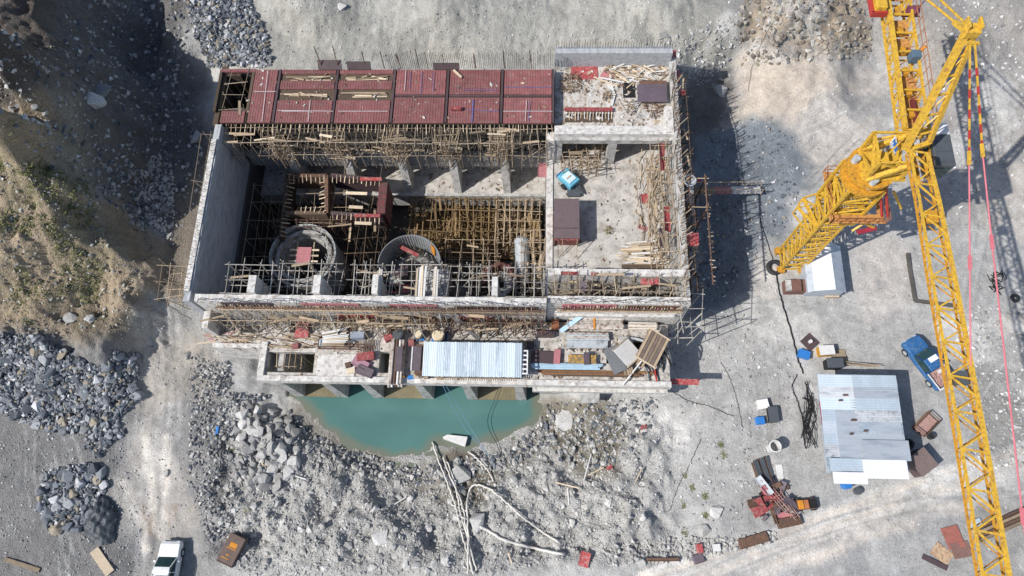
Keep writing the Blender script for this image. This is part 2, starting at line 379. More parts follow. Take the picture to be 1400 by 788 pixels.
LT, DK, TAN = (.55,.545,.53), (.22,.22,.22), (.58,.535,.475)
for p in ([(205,430),(212,520),(205,620),(195,720),(190,800)],[(222,425),(228,520),(224,620),(232,720),(240,800)],[(190,430),(196,500),(188,600)],[(236,430),(240,520),(238,600)]): track(p, 5, (.42,.405,.385), .8, 5)
for p in ([(200,600),(205,660),(215,730)],[(228,600),(226,660),(224,735)],[(168,660),(190,710),(200,750)]): track(p, 9, (.62,.575,.51), .95)
track([(880,800),(1010,762),(1160,706),(1300,658),(1420,626)], 9, (.66,.60,.53), .9, 13); track([(900,788),(1030,745),(1170,690),(1300,645),(1420,610)], 5, LT, .8, 9)
track([(1000,790),(1120,745),(1240,700),(1420,660)], 4, LT, .55, 9); track([(940,800),(1080,740),(1200,700),(1280,690),(1420,690)], 3, DK, .5, 9)
for i in range(16):
    x, y = R(1095,1190), R(120,260); t = R(-.9,-.3) if i % 3 else R(.4,.9); l = R(40,90); track([(x-l*math.cos(t),y-l*math.sin(t)),(x+R(-5,5),y+R(-6,6)),(x+l*math.cos(t),y+l*math.sin(t))], 1.8, random.choice((LT,TAN,DK)), .5, 5)
for i in range(14):
    x, y = R(1000,1390), R(400,640); t = R(-1.6,1.6); l = R(40,110); track([(x-l*math.cos(t),y-l*math.sin(t)),(x+R(-16,16),y+R(-16,16)),(x+l*math.cos(t),y+l*math.sin(t))], 2., random.choice((LT,LT,DK,TAN)), .45, 7)
for i in range(10): x = R(1290,1390); y = R(60,420); track([(x+R(-20,20),y-70),(x,y),(x+R(-20,20),y+70)], 2.2, random.choice((LT,DK)), .4, 7)
for i in range(8): x = R(15,120); y = R(600,780); track([(x+R(-30,10),y-60),(x,y),(x+R(-10,30),y+60)], 2, random.choice((LT,DK)), .35, 6)
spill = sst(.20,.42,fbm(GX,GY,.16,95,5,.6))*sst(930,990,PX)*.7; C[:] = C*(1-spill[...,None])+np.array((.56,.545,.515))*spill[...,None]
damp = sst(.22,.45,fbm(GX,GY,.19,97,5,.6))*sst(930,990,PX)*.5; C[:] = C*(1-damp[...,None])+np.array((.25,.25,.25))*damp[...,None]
zone([(965,185),(1035,160),(1088,185),(1098,240),(1085,300),(1040,345),(1000,400),(955,440),(950,300)], (.18,.205,.228), 12, 20, 1.)
zone([(1005,95),(1110,85),(1150,120),(1100,165),(1050,160),(1005,175)], (.53,.455,.375), 14, 30, .8); zone([(1190,20),(1300,20),(1300,120),(1215,130)], (.36,.325,.28), 14, 30, .6)
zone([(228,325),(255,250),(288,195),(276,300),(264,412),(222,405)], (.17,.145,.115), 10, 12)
olive = sst(.02,.35,fbm(GX,GY,.35,111,5,.6))*sst(210,150,PX)*sst(160,200,PY)*sst(470,440,PY)*.35; C[:] = C*(1-olive[...,None])+np.array((.155,.15,.085))*olive[...,None]
warm = sst(.0,.4,fbm(GX,GY,.2,113,4))*sst(320,290,PX)*sst(430,470,PY)*sst(150,190,PX)*.5; C[:] = C*(1-warm[...,None])+np.array((.36,.315,.26))*warm[...,None]
C *= (1+.16*NZ[...,None]+.18*NZ2[...,None])
st = sst(110,60,PY)*sst(330,380,PX)*sst(1000,930,PX)
C *= (1+.22*st*(fbm(GX*2.2+NZ*1.5,GY*.3,.6,71,5,.6)+.6*fbm(GX,GY,.3,72,5)))[...,None]
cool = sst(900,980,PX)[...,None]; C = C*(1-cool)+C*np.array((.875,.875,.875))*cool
C = np.clip(C, .02, .8)
ROUGH = np.clip(.22+.8*sst(545,600,PY)*sst(260,320,PX)*sst(960,880,PX)*sst(800,750,PY)+.75*sst(290,230,PX)*sst(470,440,PY)+.45*sst(190,150,PX)*sst(440,470,PY)+.35*sst(100,60,PY)*sst(1010,1050,PX)*sst(1210,1180,PX)+.2*sst(110,80,PY),0,1)
me = D.meshes.new('ground'); nv = NX*NY
me.vertices.add(nv); me.vertices.foreach_set('co', np.stack([GX,GY,GZ],-1).astype(np.float32).ravel())
ii = (np.arange(NY-1)[:,None]*NX+np.arange(NX-1)[None,:]).ravel()
q = np.stack([ii, ii+1, ii+1+NX, ii+NX], -1).astype(np.int32); nf = len(q)
me.loops.add(nf*4); me.loops.foreach_set('vertex_index', q.ravel()); me.polygons.add(nf)
me.polygons.foreach_set('loop_start', np.arange(0, nf*4, 4, dtype=np.int32)); me.polygons.foreach_set('use_smooth', np.ones(nf, bool)); me.update()
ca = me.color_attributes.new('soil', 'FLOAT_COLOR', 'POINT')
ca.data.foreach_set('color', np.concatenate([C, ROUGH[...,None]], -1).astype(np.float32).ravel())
def ground_mat():
    m = D.materials.new('soil_and_gravel'); m.use_nodes = True; nt = m.node_tree; L = nt.links.new
    b = nt.nodes['Principled BSDF']; b.inputs['Roughness'].default_value = .95
    at = _n(nt, 'ShaderNodeAttribute', attribute_name='soil'); g = _n(nt, 'ShaderNodeNewGeometry')
    n1 = _n(nt, 'ShaderNodeTexNoise'); n1.inputs['Scale'].default_value = 1.1; n1.inputs['Detail'].default_value = 8; n1.inputs['Roughness'].default_value = .7
    n2 = _n(nt, 'ShaderNodeTexNoise'); n2.inputs['Scale'].default_value = 7.; n2.inputs['Detail'].default_value = 4; n2.inputs['Roughness'].default_value = .75
    v = _n(nt, 'ShaderNodeTexVoronoi'); v.inputs['Scale'].default_value = 2.6
    v2 = _n(nt, 'ShaderNodeTexVoronoi'); v2.inputs['Scale'].default_value = 6.5
    for n in (n1, n2, v, v2): L(g.outputs['Position'], n.inputs['Vector'])
    def mr(src, a, b2, c, d):
        r = _n(nt, 'ShaderNodeMapRange'); L(src, r.inputs['Value'])
        for k, q in zip(('From Min','From Max','To Min','To Max'), (a,b2,c,d)): r.inputs[k].default_value = q
        return r.outputs[0]
    def mul(a, b2):
        r = _n(nt, 'ShaderNodeMath', operation='MULTIPLY'); L(a, r.inputs[0]); L(b2, r.inputs[1]); return r.outputs[0]
    f = mul(mr(n1.outputs[0], .3, .7, .80, 1.2), mr(n2.outputs[0], .3, .7, .74, 1.26))
    # pebbles: the core of a voronoi cell, lighter or darker than the dust by the cell's own random
    for vv, amp, rad in ((v, .45, .14), (v2, .42, .34)):
        sp = _n(nt, 'ShaderNodeSeparateColor'); L(vv.outputs['Color'], sp.inputs[0])
        core = mr(vv.outputs['Distance'], rad, rad*.75, 0, 1)
        pick = mr(sp.outputs[1], .45, .5, 0, 1)
        val = mr(sp.outputs[0], 0, 1, 1-amp, 1+amp)
        mx = _n(nt, 'ShaderNodeMix', data_type='FLOAT'); L(mul(core, pick), mx.inputs[0]); mx.inputs[2].default_value = 1; L(val, mx.inputs[3])
        f = mul(f, mx.outputs[0])
    sc = _n(nt, 'ShaderNodeVectorMath', operation='SCALE'); L(at.outputs['Color'], sc.inputs[0]); L(f, sc.inputs['Scale']); L(sc.outputs[0], b.inputs['Base Color'])
    ad = _n(nt, 'ShaderNodeMath', operation='ADD'); L(n1.outputs[0], ad.inputs[0]); L(mul(n2.outputs[0], mr(v2.outputs['Distance'],0,.5,.9,.3)), ad.inputs[1])
    bp = _n(nt, 'ShaderNodeBump'); L(mr(at.outputs['Alpha'],0,1,.12,1.), bp.inputs['Strength']); bp.inputs['Distance'].default_value = .28; L(ad.outputs[0], bp.inputs['Height']); L(bp.outputs[0], b.inputs['Normal'])
    return m
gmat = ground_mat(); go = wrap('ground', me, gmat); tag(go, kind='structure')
# water of the tailrace pool: milky silt, browner where it is only a hand deep
m = D.materials.new('turquoise_silt_water'); m.use_nodes = True; nt = m.node_tree; b = nt.nodes['Principled BSDF']
b.inputs['Roughness'].default_value = .10; b.inputs['IOR'].default_value = 1.33
at = _n(nt,'ShaderNodeAttribute', attribute_name='silt'); g = _n(nt,'ShaderNodeNewGeometry'); nt.links.new(at.outputs['Color'], b.inputs['Base Color'])
n2 = _n(nt,'ShaderNodeTexNoise'); n2.inputs['Scale'].default_value = 1.6; n2.inputs['Detail'].default_value = 4; nt.links.new(g.outputs['Position'], n2.inputs['Vector'])
bp = _n(nt,'ShaderNodeBump'); bp.inputs['Strength'].default_value = .18; bp.inputs['Distance'].default_value = .06; nt.links.new(n2.outputs[0], bp.inputs['Height']); nt.links.new(bp.outputs[0], b.inputs['Normal'])
wx_ = np.arange(-26,2.6,.2); wy_ = np.arange(5.5,18.4,.2); WX, WY = np.meshgrid(wx_, wy_); dep = -3.7-height(WX, WY); dep = np.where(WY > 13., np.maximum(dep,.9), dep)
dpw = sdpoly(WX, WY, POOL); t = sst(.02,.42,np.minimum(dep,np.maximum(-dpw*.42+.25*fbm(WX,WY,.4,101,4),.0)))[...,None]; sw_ = (fbm(WX*.6,WY*1.3,.22,99,4))[...,None]
deep = np.array((.078,.172,.157))*(1+.22*sw_)+np.array((.018,.02,.018))*np.clip(sw_,0,1); cw = np.array((.15,.165,.125))*(1-t)+deep*t
nw = WX.size; ii = (np.arange(len(wy_)-1)[:,None]*len(wx_)+np.arange(len(wx_)-1)[None,:]).ravel()
wo = link_mesh('water', np.stack([WX.ravel(),WY.ravel(),np.full(nw,-3.7)],-1).tolist(), np.stack([ii,ii+1,ii+1+len(wx_),ii+len(wx_)],-1).tolist(), m)
ca = wo.data.color_attributes.new('silt','FLOAT_COLOR','POINT'); ca.data.foreach_set('color', np.concatenate([cw,np.ones(cw.shape[:2]+(1,))],-1).astype(np.float32).ravel()); tag(wo, kind='structure')
# ------------------------------------------------------------------ sun, sky, camera
SUN_EL, SUN_AZ = 46., 205.     # the sun stands behind-left of the viewer; shadows fall right and a little up the picture
d = Vector((math.cos(math.radians(SUN_AZ))*math.cos(math.radians(SUN_EL)), math.sin(math.radians(SUN_AZ))*math.cos(math.radians(SUN_EL)), math.sin(math.radians(SUN_EL))))
sl = D.lights.new('sun','SUN'); sl.energy = 5.; sl.angle = math.radians(.5); sl.color = (1,.965,.915)
so = D.objects.new('sun', sl); LK(so); so.rotation_mode = 'QUATERNION'; so.rotation_quaternion = (-d).to_track_quat('-Z','Y'); so.location = d*100
wd = D.worlds.new('World'); SC.world = wd; wd.use_nodes = True; nt = wd.node_tree
sk = _n(nt,'ShaderNodeTexSky'); sk.sky_type = 'NISHITA'; sk.sun_disc = False; sk.sun_elevation = math.radians(SUN_EL)
sk.sun_rotation = math.atan2(d.x, d.y); bg = nt.nodes['Background']; bg.inputs['Strength'].default_value = .13; nt.links.new(sk.outputs[0], bg.inputs['Color'])
cd = D.cameras.new('camera'); cam = D.objects.new('camera', cd); LK(cam); cd.sensor_width = 36; cd.lens = 36*F_PX/1400; cd.clip_end = 1500; cd.clip_start = .5
# CX, CY, CZ hold the world axes in camera space; the camera's own axes in the world are the columns of the transpose
cam.matrix_world = Matrix.Translation((0,0,CAM_H)) @ Matrix((CX, CY, CZ)).to_4x4()
SC.camera = cam
SC.view_settings.view_transform = 'Standard'; SC.view_settings.look = 'None'; SC.view_settings.exposure = 0.0; SC.view_settings.gamma = 1
SC.cycles.use_denoising = True; SC.cycles.max_bounces = 5; SC.cycles.diffuse_bounces = 3
# ------------------------------------------------------------------ the powerhouse shell
ph = thing('powerhouse', 'unfinished grey concrete powerhouse with an open turbine pit behind the turquoise pool', 'building'); ph['_w'] = (0,0,0)
def part(name, mat, *bx, parent=ph, bevel=0.):
    b = MB()
    for q in bx: b.box(*q)
    return b.build(name, mat, parent, bevel=bevel)
def irregular_top(name, mat, x0, x1, y0, y1, z0, z1, parent=ph, n=None, amp=.05, along='x'):
    "wall whose poured top and arrises wander a little"
    n = max(8, int(((x1-x0) if along == 'x' else (y1-y0))/.5)); v = []; f = []
    for i in range(n+1):
        t = i/n; a, b_ = R(0,amp), R(0,amp); h = z1+R(-amp,amp)
        if along == 'x':
            x = x0+(x1-x0)*t; v += [(x,y0,z0),(x,y1,z0),(x,y1,z1-.12),(x,y1-a,h),(x,y0+b_,h+R(-.03,.03)),(x,y0,z1-.12)]
        else:
            y = y0+(y1-y0)*t; v += [(x0,y,z0),(x1,y,z0),(x1,y,z1-.12),(x1-a,y,h),(x0+b_,y,h+R(-.03,.03)),(x0,y,z1-.12)]
    for i in range(n):
        for k in range(6): f.append((i*6+k, i*6+(k+1)%6, i*6+6+(k+1)%6, i*6+6+k))
    f += [tuple(range(6)), tuple(n*6+k for k in range(6))]
    o = link_mesh(name, v, f, mat, parent)
    bm = bmesh.new(); bm.from_mesh(o.data); bmesh.ops.recalc_face_normals(bm, faces=bm.faces); bm.to_mesh(o.data); bm.free()
    return o
lw = irregular_top('side_wall', concrete_wall, -29.35, -28.75, 18.45, 35.2, 1., 8., along='y')
part('wall_capping', concrete_w, (-29.37,-28.9,19.3,33.6,8.06,8.12), parent=lw)
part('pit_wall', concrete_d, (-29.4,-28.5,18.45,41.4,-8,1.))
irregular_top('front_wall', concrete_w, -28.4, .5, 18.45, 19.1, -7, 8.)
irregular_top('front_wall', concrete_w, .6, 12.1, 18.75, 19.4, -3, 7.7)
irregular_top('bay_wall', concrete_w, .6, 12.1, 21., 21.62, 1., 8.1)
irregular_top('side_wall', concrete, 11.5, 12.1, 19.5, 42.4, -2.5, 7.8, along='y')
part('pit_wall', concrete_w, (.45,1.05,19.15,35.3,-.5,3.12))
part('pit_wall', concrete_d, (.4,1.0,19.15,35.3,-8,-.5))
part('rear_wall', concrete_d, (-29.4,1.0,41.0,41.5,-8,7.3))  # dark tone paints shade behind the open corner bay
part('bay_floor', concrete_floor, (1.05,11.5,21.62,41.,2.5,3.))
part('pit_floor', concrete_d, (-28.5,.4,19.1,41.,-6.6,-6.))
# tailrace deck with its openings
def slab(name, mat, x0, x1, y0, y1, z0, z1, holes, parent=ph):
    X = sorted({x0,x1}|{h for q in holes for h in q[:2] if x0 < h < x1}); Y = sorted({y0,y1}|{h for q in holes for h in q[2:] if y0 < h < y1})
    b = MB()
    for i in range(len(X)-1):
        for j in range(len(Y)-1):
            cx, cy = (X[i]+X[i+1])/2, (Y[j]+Y[j+1])/2
            if not any(q[0] < cx < q[1] and q[2] < cy < q[3] for q in holes): b.box(X[i],X[i+1],Y[j],Y[j+1],z0,z1)
    bm = bmesh.new(); o = b.build(name, mat, parent); bm.from_mesh(o.data)
    bmesh.ops.remove_doubles(bm, verts=bm.verts, dist=.001)
    seen = {}; kill = []
    for f in bm.faces:
        k = tuple(sorted(v.index for v in f.verts))
        if k in seen: kill += [f, seen[k]]
        seen[k] = f
    bmesh.ops.delete(bm, geom=list(set(kill)), context='FACES'); bm.to_mesh(o.data); bm.free()
    return o
def rct(x0, y0, x1, y1, z):
    a, b = W(x0,y1,z), W(x1,y0,z); return (a.x, b.x, a.y, b.y)
holes = [rct(328,443,356,455,3), rct(396,436,424,455,3), rct(517,481,533,510,3), rct(829,482,842,497,3), rct(866,466,885,478,3), rct(364,482,431,509,3)]
slab('tailrace_deck', deckmat, -24.1, 11., 13.3, 18.45, 2.35, 3., holes)
slab('tailrace_deck', deckmat, -28.35, -24.1, 16.1, 18.45, 2.35, 3., holes)
slab('tailrace_deck', deckmat, .5, 12., 19.4, 21., 2.35, 3., [])
irregular_top('parapet', concrete_w, -24.15, 11.05, 12.95, 13.45, 2.3, 3.22)
irregular_top('parapet', concrete_w, -28.5, -23.7, 15.8, 16.25, -.6, 3.2)
irregular_top('parapet', concrete_w, -24.2, -23.62, 13.4, 16.4, -.6, 3.24, along='y', n=20)
part('slab_edge', concrete_w, (rct(432,490,487,515,3)[0], rct(432,490,487,515,3)[1], 13.45, 15.4, 3., 3.1))
part('wing_wall', concrete_w, (-28.6,-28.1,16.9,18.4,-1,5.5))
part('rear_parapet', concrete_wall, (1.1,11.6,42.0,42.7,3,9.))
part('roof_slab', M('concrete_slab_stained', (.52,.49,.45), var=.3, scale=1.4, col2=(.33,.27,.21), c2lo=.48, c2hi=.66), (1.1,11.5,35.3,42.0,6.5,7.))
part('roof_beam', concrete_w, (1.1,11.55,34.45,35.3,6.55,7.75), bevel=.03)
part('roof_beam', concrete, (1.1,11.5,34.15,34.45,6.6,7.15))
cp = W(838,188,6.6); part('column', concrete, (cp.x-.38,cp.x+.38,34.2,34.95,3,6.55))
part('column', concrete, (1.1,1.8,34.2,35.0,3,6.55))
part('dividing_wall', concrete_d, (4.9,6.3,37.,37.3,3,6.5))
part('base_wall', concrete, (0.,10.95,13.5,14.,-3.2,2.35)); part('base_wall', concrete, (10.5,11.,13.5,19.,-3.2,2.35))
part('sill_beam', concrete_w, (W(728,522,3).x, 10.95, 12.75, 13.3, 1.2, 1.75))
for px in (376, 440, 494, 569, 635, 708):            # the piers between the draft tube mouths
    x = W(px,522,3).x; b = MB(); b.hexa([(x-.35,12.95,-5.6),(x+.75,12.95,-5.6),(x+.75,18.3,-5.6),(x-.35,18.3,-5.6)], [(x-.3,13.0,2.3),(x+.35,13.0,2.3),(x+.35,18.3,2.3),(x-.3,18.3,2.3)])
    b.build('pier', concrete, ph)
pxs = [W(p,522,3).x for p in (376,440,494,569,635,708)]
apr = M('apron_olive', (.17,.145,.085), var=.35, scale=.8)
for i in (0, 2, 4):
    b = MB(); b.hexa([(pxs[i]+.2,12.9,-5.5),(pxs[i+1]-.1,12.9,-5.5),(pxs[i+1]-.1,18.2,-5.5),(pxs[i]+.2,18.2,-5.5)],[(pxs[i]+.2,12.95,-3.55),(pxs[i+1]-.1,12.95,-3.55),(pxs[i+1]-.1,18.2,-2.2),(pxs[i]+.2,18.2,-2.2)]); b.build('draft_tube_apron', apr, ph)
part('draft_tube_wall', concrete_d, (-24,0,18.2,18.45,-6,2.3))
# upstream side of the pit: columns, beam, ledge
gapx = [W(p,130,8).x for p in (378,458,537,611,686)]
part('gallery_wall', concrete, (-28.5,.4,36.4,36.7,-6,2.2)); part('gallery_wall', concrete_d, (-28.5,.4,36.9,37.2,2.2,7.4)); part('gallery_floor', concrete_d, (-28.5,.4,35.6,36.9,2.2,2.6))  # upper wall and floor painted dark in place of the unlit space behind
part('gallery_floor', concrete_floor, (-28.5,.4,33.5,36.4,-2.5,-2.))
part('gallery_face', concrete, (-28.5,.4,33.2,33.5,-4.2,-1.95))
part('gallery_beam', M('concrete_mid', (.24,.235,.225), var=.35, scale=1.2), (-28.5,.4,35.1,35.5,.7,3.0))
for x in gapx:
    b = MB(); b.hexa([(x-.1,33.25,-3.0),(x+.62,33.25,-3.0),(x+.62,35.6,-3.0),(x-.1,35.6,-3.0)],[(x-.3,34.7,3.3),(x+.45,34.7,3.3),(x+.45,35.6,3.3),(x-.3,35.6,3.3)]); b.build('column', concrete, ph)
part('column', concrete_w, (.35,1.1,34.5,35.4,-2,6.5))
q = rct(673,248,683,262,-1); part('recess_frame', ochre, (q[0],q[1],36.25,36.42,-1.4,.2))
# stub columns behind the front wall
for px0, px1, t in ((343,353,377),(431,441,377),(511,519,376),(673,681,379)):
    a = W(px0,398,7.6); part('column', concrete_w, (a.x, W(px1,398,7.6).x, 19.15, W(px0,t,8.3).y, 5, 8.4))
# starter bars
def bars(parent, n, fn, r=.03, mat=rebar_m):
    for i in range(n):
        p, q_ = fn(i/(n-1)); stick('starter_bar', p, q_, r*R(.8,1.15), mat, parent)
# ------------------------------------------------------------------ red roof formwork
rf = wthing('roof_formwork', 'long deck of dark red plywood roof formwork overlaid with reinforcing mats at the upstream edge', 'formwork', (-14,38,8))
xg = [W(342,130,8).x]+gapx+[W(757,130,8).x]
y0, y1, y2, y3 = 35.42, 38.05, 38.4, 41.05
xo0, xo1 = W(300,160,8).x, xg[0]
part('soffit', timber_d, (xo1,1.0,35.5,41.0,7.55,7.82), (xo0,xo1-.1,35.5,36.7,7.55,7.82), parent=rf)
def panel(x0, x1, ya, yb, z=7.92):
    o = MB().box(x0,x1,ya,yb,z-.08,z).build('plywood_panel', red_f, rf)
    b = MB(); k = int((x1-x0)/.24)
    for i in range(k): b.bar((x0+.1+i*.24+R(-.02,.02),ya+.03,z+.06),(x0+.1+i*.24+R(-.02,.02),yb-.03,z+.06),.015)
    for j in range(int((yb-ya)/.6)+1): b.bar((x0+.05,ya+.1+j*.6,z+.035),(x1-.05,ya+.1+j*.6,z+.035),.018)
    if k > 1: b.build('rebar_mat', MATS.get('rebar_greyed') or M('rebar_greyed', (.27,.17,.15), bump=0), rf)
    return o
panel(xo0+.1, xo1-.25, 35.4, 36.6)
panel(xg[0]+.12, xg[1]-.25, y0, y3)
for i in (1, 2):
    a, b_ = xg[i]+.18, xg[i+1]-.2
    panel(a, b_, y0, 37.75); panel(a, b_, 38.95, 39.85); panel(a, b_, 40.6, y3)
    for yy in (38.35, 40.15):
        MB().box(a,b_,yy-.3,yy+.25,7.6,7.7).build('trough_bottom', timber, rf)
        for j in range(9): plank('timber', (a+.2+R(0,3.),yy+R(-.25,.2),7.72+.04*j), (a+1.5+R(0,3.2),yy+R(-.25,.2),7.74+.04*j), .12, .05, timber_l if j % 3 == 0 else timber, rf)
for i in (3, 4, 5):
    a, b_ = xg[i]+.2, xg[i+1]-.2
    panel(a, b_, y0, y1); panel(a, b_, y2, y3)
for x in gapx+[xg[-1]-.06]: MB().box(x-.10,x+.10,35.45,41.05,7.83,8.0).build('joint_beam', brown_ply, rf)
for i in (3,4,5): MB().box(xg[i]+.2,xg[i+1]-.2,y1+.09,y2-.09,7.83,7.96).build('joint_beam', brown_ply, rf)
def chalk(x0, y0_, x1, y1_, mat, w=.06):
    a, b_ = W(x0,y0_,8.05), W(x1,y1_,8.05); MB().bar((a.x,a.y,8.02),(b_.x,b_.y,8.02),w,.02).build('setting_out_line', mat, rf)
for l in ((647,136,645,167),(633,123,681,123),(690,119,754,119),(725,137,722,166),(577,98,575,128),(561,98,560,121),(593,98,592,125),(640,150,682,152)): chalk(*l, blue_line, .09 if l[0] == 647 else .04)
for l in ((380,151,455,152),(462,152,530,152),(688,152,755,152),(424,137,421,166),(366,96,358,166),(347,125,377,125),(555,96,553,124),(385,152,424,152),(720,137,718,166)): chalk(*l, white_line, .05)
for x0,x1 in ((xo0,xo1-.2),)+tuple((xg[i]+.25,xg[i+1]-.2) for i in range(6)):
    n = max(6, int((x1-x0)/.36))
    for i in range(n):
        x = x0+(x1-x0)*i/(n-1); stick('joist', (x,35.9,7.45), (x+R(-.08,.12),34.75+R(-.15,.2),7.35), .055, timber_l if i % 2 else timber, rf, 'board')
bars(rf, 90, lambda t: ((-14.+15*t, 41.15, 7.9), (-14.+15*t+R(-.04,.04), 41.25+R(-.05,.05), 10.0+R(-.25,.25))), .02)
for p in (440,462,500,525,573,585,607,650,690,727,548):
    a = W(p,92,8.2); stick('prop', (a.x,a.y,8.), (a.x+R(-.4,.1),a.y+R(.2,.6),9.6+R(0,.9)), .045, rust, rf)
for q in ((434,78,466,92,8),(474,80,506,92,-2),(592,82,627,92,0)):
    a, b_ = W(q[0],q[3],8.4), W(q[2],q[1],8.8)
    o = MB().hexa([(a.x,a.y,8.0),(b_.x,a.y,8.0),(b_.x,b_.y-.2,8.6),(a.x,b_.y-.2,8.6)],[(a.x,a.y-.05,8.1),(b_.x,a.y-.05,8.1),(b_.x,b_.y-.25,8.7),(a.x,b_.y-.25,8.7)]).build('edge_panel', brown_ply, rf)
a, b_ = W(301,94,8), W(340,152,8)
for q in ((a.x,b_.x,a.y-.3,a.y),(a.x,a.x+.25,b_.y,a.y-.3),(b_.x-.3,b_.x-.05,b_.y,a.y-.3)): MB().box(*q,7.7,7.95).build('edge_beam', red_f if q[1]-q[0] > 1 else timber_d, rf)
MB().box(a.x-.6,b_.x-.1,36.8,41.,2.6,3.).build('bay_shade_floor', timber_d, rf); MB().box(-29.75,-29.3,35.3,41.6,-2,7.65).build('bay_shade_side', timber_d, rf); MB().box(-29.3,-28.,40.6,40.95,3,7.6).build('bay_shade_side', timber_d, rf)  # dark boxes added so the inside of the open bay looks shaded
# debris of the upper slab and the loose things on the red deck
tag(plank('timber_batten', W(620,96,8.1), W(631,106,8.1), .2, .1, timber_l), 'short pale batten lying askew on the red roof formwork', 'batten')
tag(MB().box(-.45,.45,-.15,.15,0,.28).build('timber_trestle', red_p, loc=W(624,150,8.05)), 'small red box trestle standing on the red roof formwork', 'trestle')
# ------------------------------------------------------------------ scaffolds
def scaffold(label, x0, x1, y0, y1, z0, z1, nx, ny, nz, mat=pole_m, r=.045, over=.5, jit=.12, brace=6, boards=0, group=None, bmat=timber, zl=None):
    o = wthing('scaffold', label, 'scaffold', ((x0+x1)/2,(y0+y1)/2,z0), group)
    X = [x0+(x1-x0)*i/max(1,nx-1) for i in range(nx)]; Y = [y0+(y1-y0)*i/max(1,ny-1) for i in range(ny)]
    Z = zl or [z0+(z1-z0)*(k+1)/nz for k in range(nz)]
    for x in X:
        for y in Y:
            j = lambda s=1: R(-jit,jit)*s
            stick('standard', (x+j(),y+j(),z0), (x+j(1.5),y+j(1.5),z1+R(-.2,over)), r*R(.8,1.15), mat, o)
    for z in Z:
        for y in Y: stick('ledger', (x0-R(.1,over),y+R(-jit,jit),z+R(-.15,.15)), (x1+R(.1,over),y+R(-jit,jit),z+R(-.15,.15)), r*R(.7,1), mat, o)
        for x in X: stick('transom', (x+R(-jit,jit),y0-R(.1,over),z+R(-.1,.1)), (x+R(-jit,jit)*2,y1+R(.1,over),z+R(-.1,.1)), r*R(.7,1), mat, o)
    for _ in range(brace):
        a = R(x0,x1); b_ = min(max(a+R(-2.5,2.5),x0-.4),x1+.4)
        stick('brace', (a,R(y0,y1),R(z0,z0+(z1-z0)*.5)), (b_,R(y0,y1),R(z0+(z1-z0)*.5,z1)), r*R(.6,.9), mat, o)
    for _ in range(boards):
        z = random.choice(Z)+.06; x = R(x0,x1); y = R(y0,y1); l = R(1.,2.6); t = R(-.25,.25)+(math.pi/2 if x1-x0 < y1-y0 else 0)
        plank('plank', (x-math.cos(t)*l/2,y-math.sin(t)*l/2,z), (x+math.cos(t)*l/2,y+math.sin(t)*l/2,z+R(-.05,.1)), R(.14,.25), .045, bmat, o)
    return o
bx = [-28.9]+gapx+[.6]
where = ['under the open corner of the red roof', 'under the second bay of the red roof', 'under the third bay of the red roof, above the turbine frame', 'under the middle of the red roof',
         'under the red roof, left of the last column', 'at the right end of the red roof, beside the loading bay']
for i in range(6):
    scaffold('jumbled timber scaffold '+where[i], bx[i]+.3, bx[i+1]-.2, 33.7, 35.2, 2.9, 7.3, 6, 2, 2, pole_m, .038, .6, .15, 8, 3)
cl = ['leftmost', 'second', 'third', 'fourth', 'fifth']
for i, x in enumerate(gapx):                         # dense clusters round the column heads
    scaffold('dense cluster of pale shoring poles round the head of the %s gallery column' % cl[i], x-.9, x+.9, 33.9, 35.0, 2.8, 7.3, 5, 3, 3, timber, .04, .3, .15, 10, 2, bmat=timber_l)
    zz = 3.0; a = W((359,499,590,665,741)[i],207,zz); b_ = W((402,535,626,697,770)[i],208,zz)
    tag(plank('shelf_plank', a, b_, .45, .1, timber_l if i else offwhite), 'broad pale plank laid across the head of the %s gallery column' % cl[i], 'plank')
scaffold('pole grid closing the open left corner bay of the red roof', -29.0, -27.3, 36.9, 41.0, 3., 7.9, 2, 4, 2, pole_m, .035, .4, .15, 7, 1)
scaffold('thin pole scaffold along the outside of the left wall by the dark slope', -30.3, -29.7, 20.5, 34.2, 3.5, 7.6, 2, 4, 1, pole_m, .03, .6, .2, 2)
scaffold('pole scaffold on the brown bank at the corner of the left wall', -31.6, -29.6, 18.8, 21.6, 4.0, 8.0, 3, 3, 2, timber, .035, .6, .25, 6)
scaffold('dark pole scaffold in the shaded left end of the pit', -27.8, -24.6, 21.2, 32.5, -6, 1.5, 4, 7, 2, pole_m, .035, .3, .15, 4)
for k, (x0, x1) in enumerate(((-13.2,-8.9),(-8.8,-4.5),(-4.4,-.2))):
    scaffold('ochre timber shoring in the pit, '+('beside the second turbine ring','below the gallery columns','beside the loading bay edge')[k],
             x0, x1, 28.2, 32.9, -6, -2.2, 7, 5, 2, ochre if k < 2 else timber, .06, .4, .15, 16, 8, bmat=ochre)
tag(MB().box(-13.3,-.1,27.9,33.1,-6,-5.6).build('shoring_floor', ochre), 'ochre plank floor under the shoring in the middle of the pit', 'plank floor')
for k, (p0, p1, n) in enumerate(((308,372,4),(383,457,5),(482,532,5),(545,603,4),(612,668,5),(690,742,5))):
    a, b_ = W(p0,395,7.), W(p1,395,7.)
    scaffold('pale pole platform on the pit side of the front wall, '+('at its left end','beside the first turbine ring','between the two turbine rings','behind the paired white posts','by the grey concrete block','at the big steel pipe')[k],
             a.x, b_.x, 19.4, 22.1, 4.6, 7.2, n, 3, 2, pole_g, .045, .6, .12, 3, 1, zl=[5.6,7.1])
scaffold('timber shoring in the right end of the pit below the loading bay', -1.6, .2, 20.3, 27.4, -6, 2.6, 3, 7, 4, timber, .045, .4, .2, 14, 8, bmat=timber)
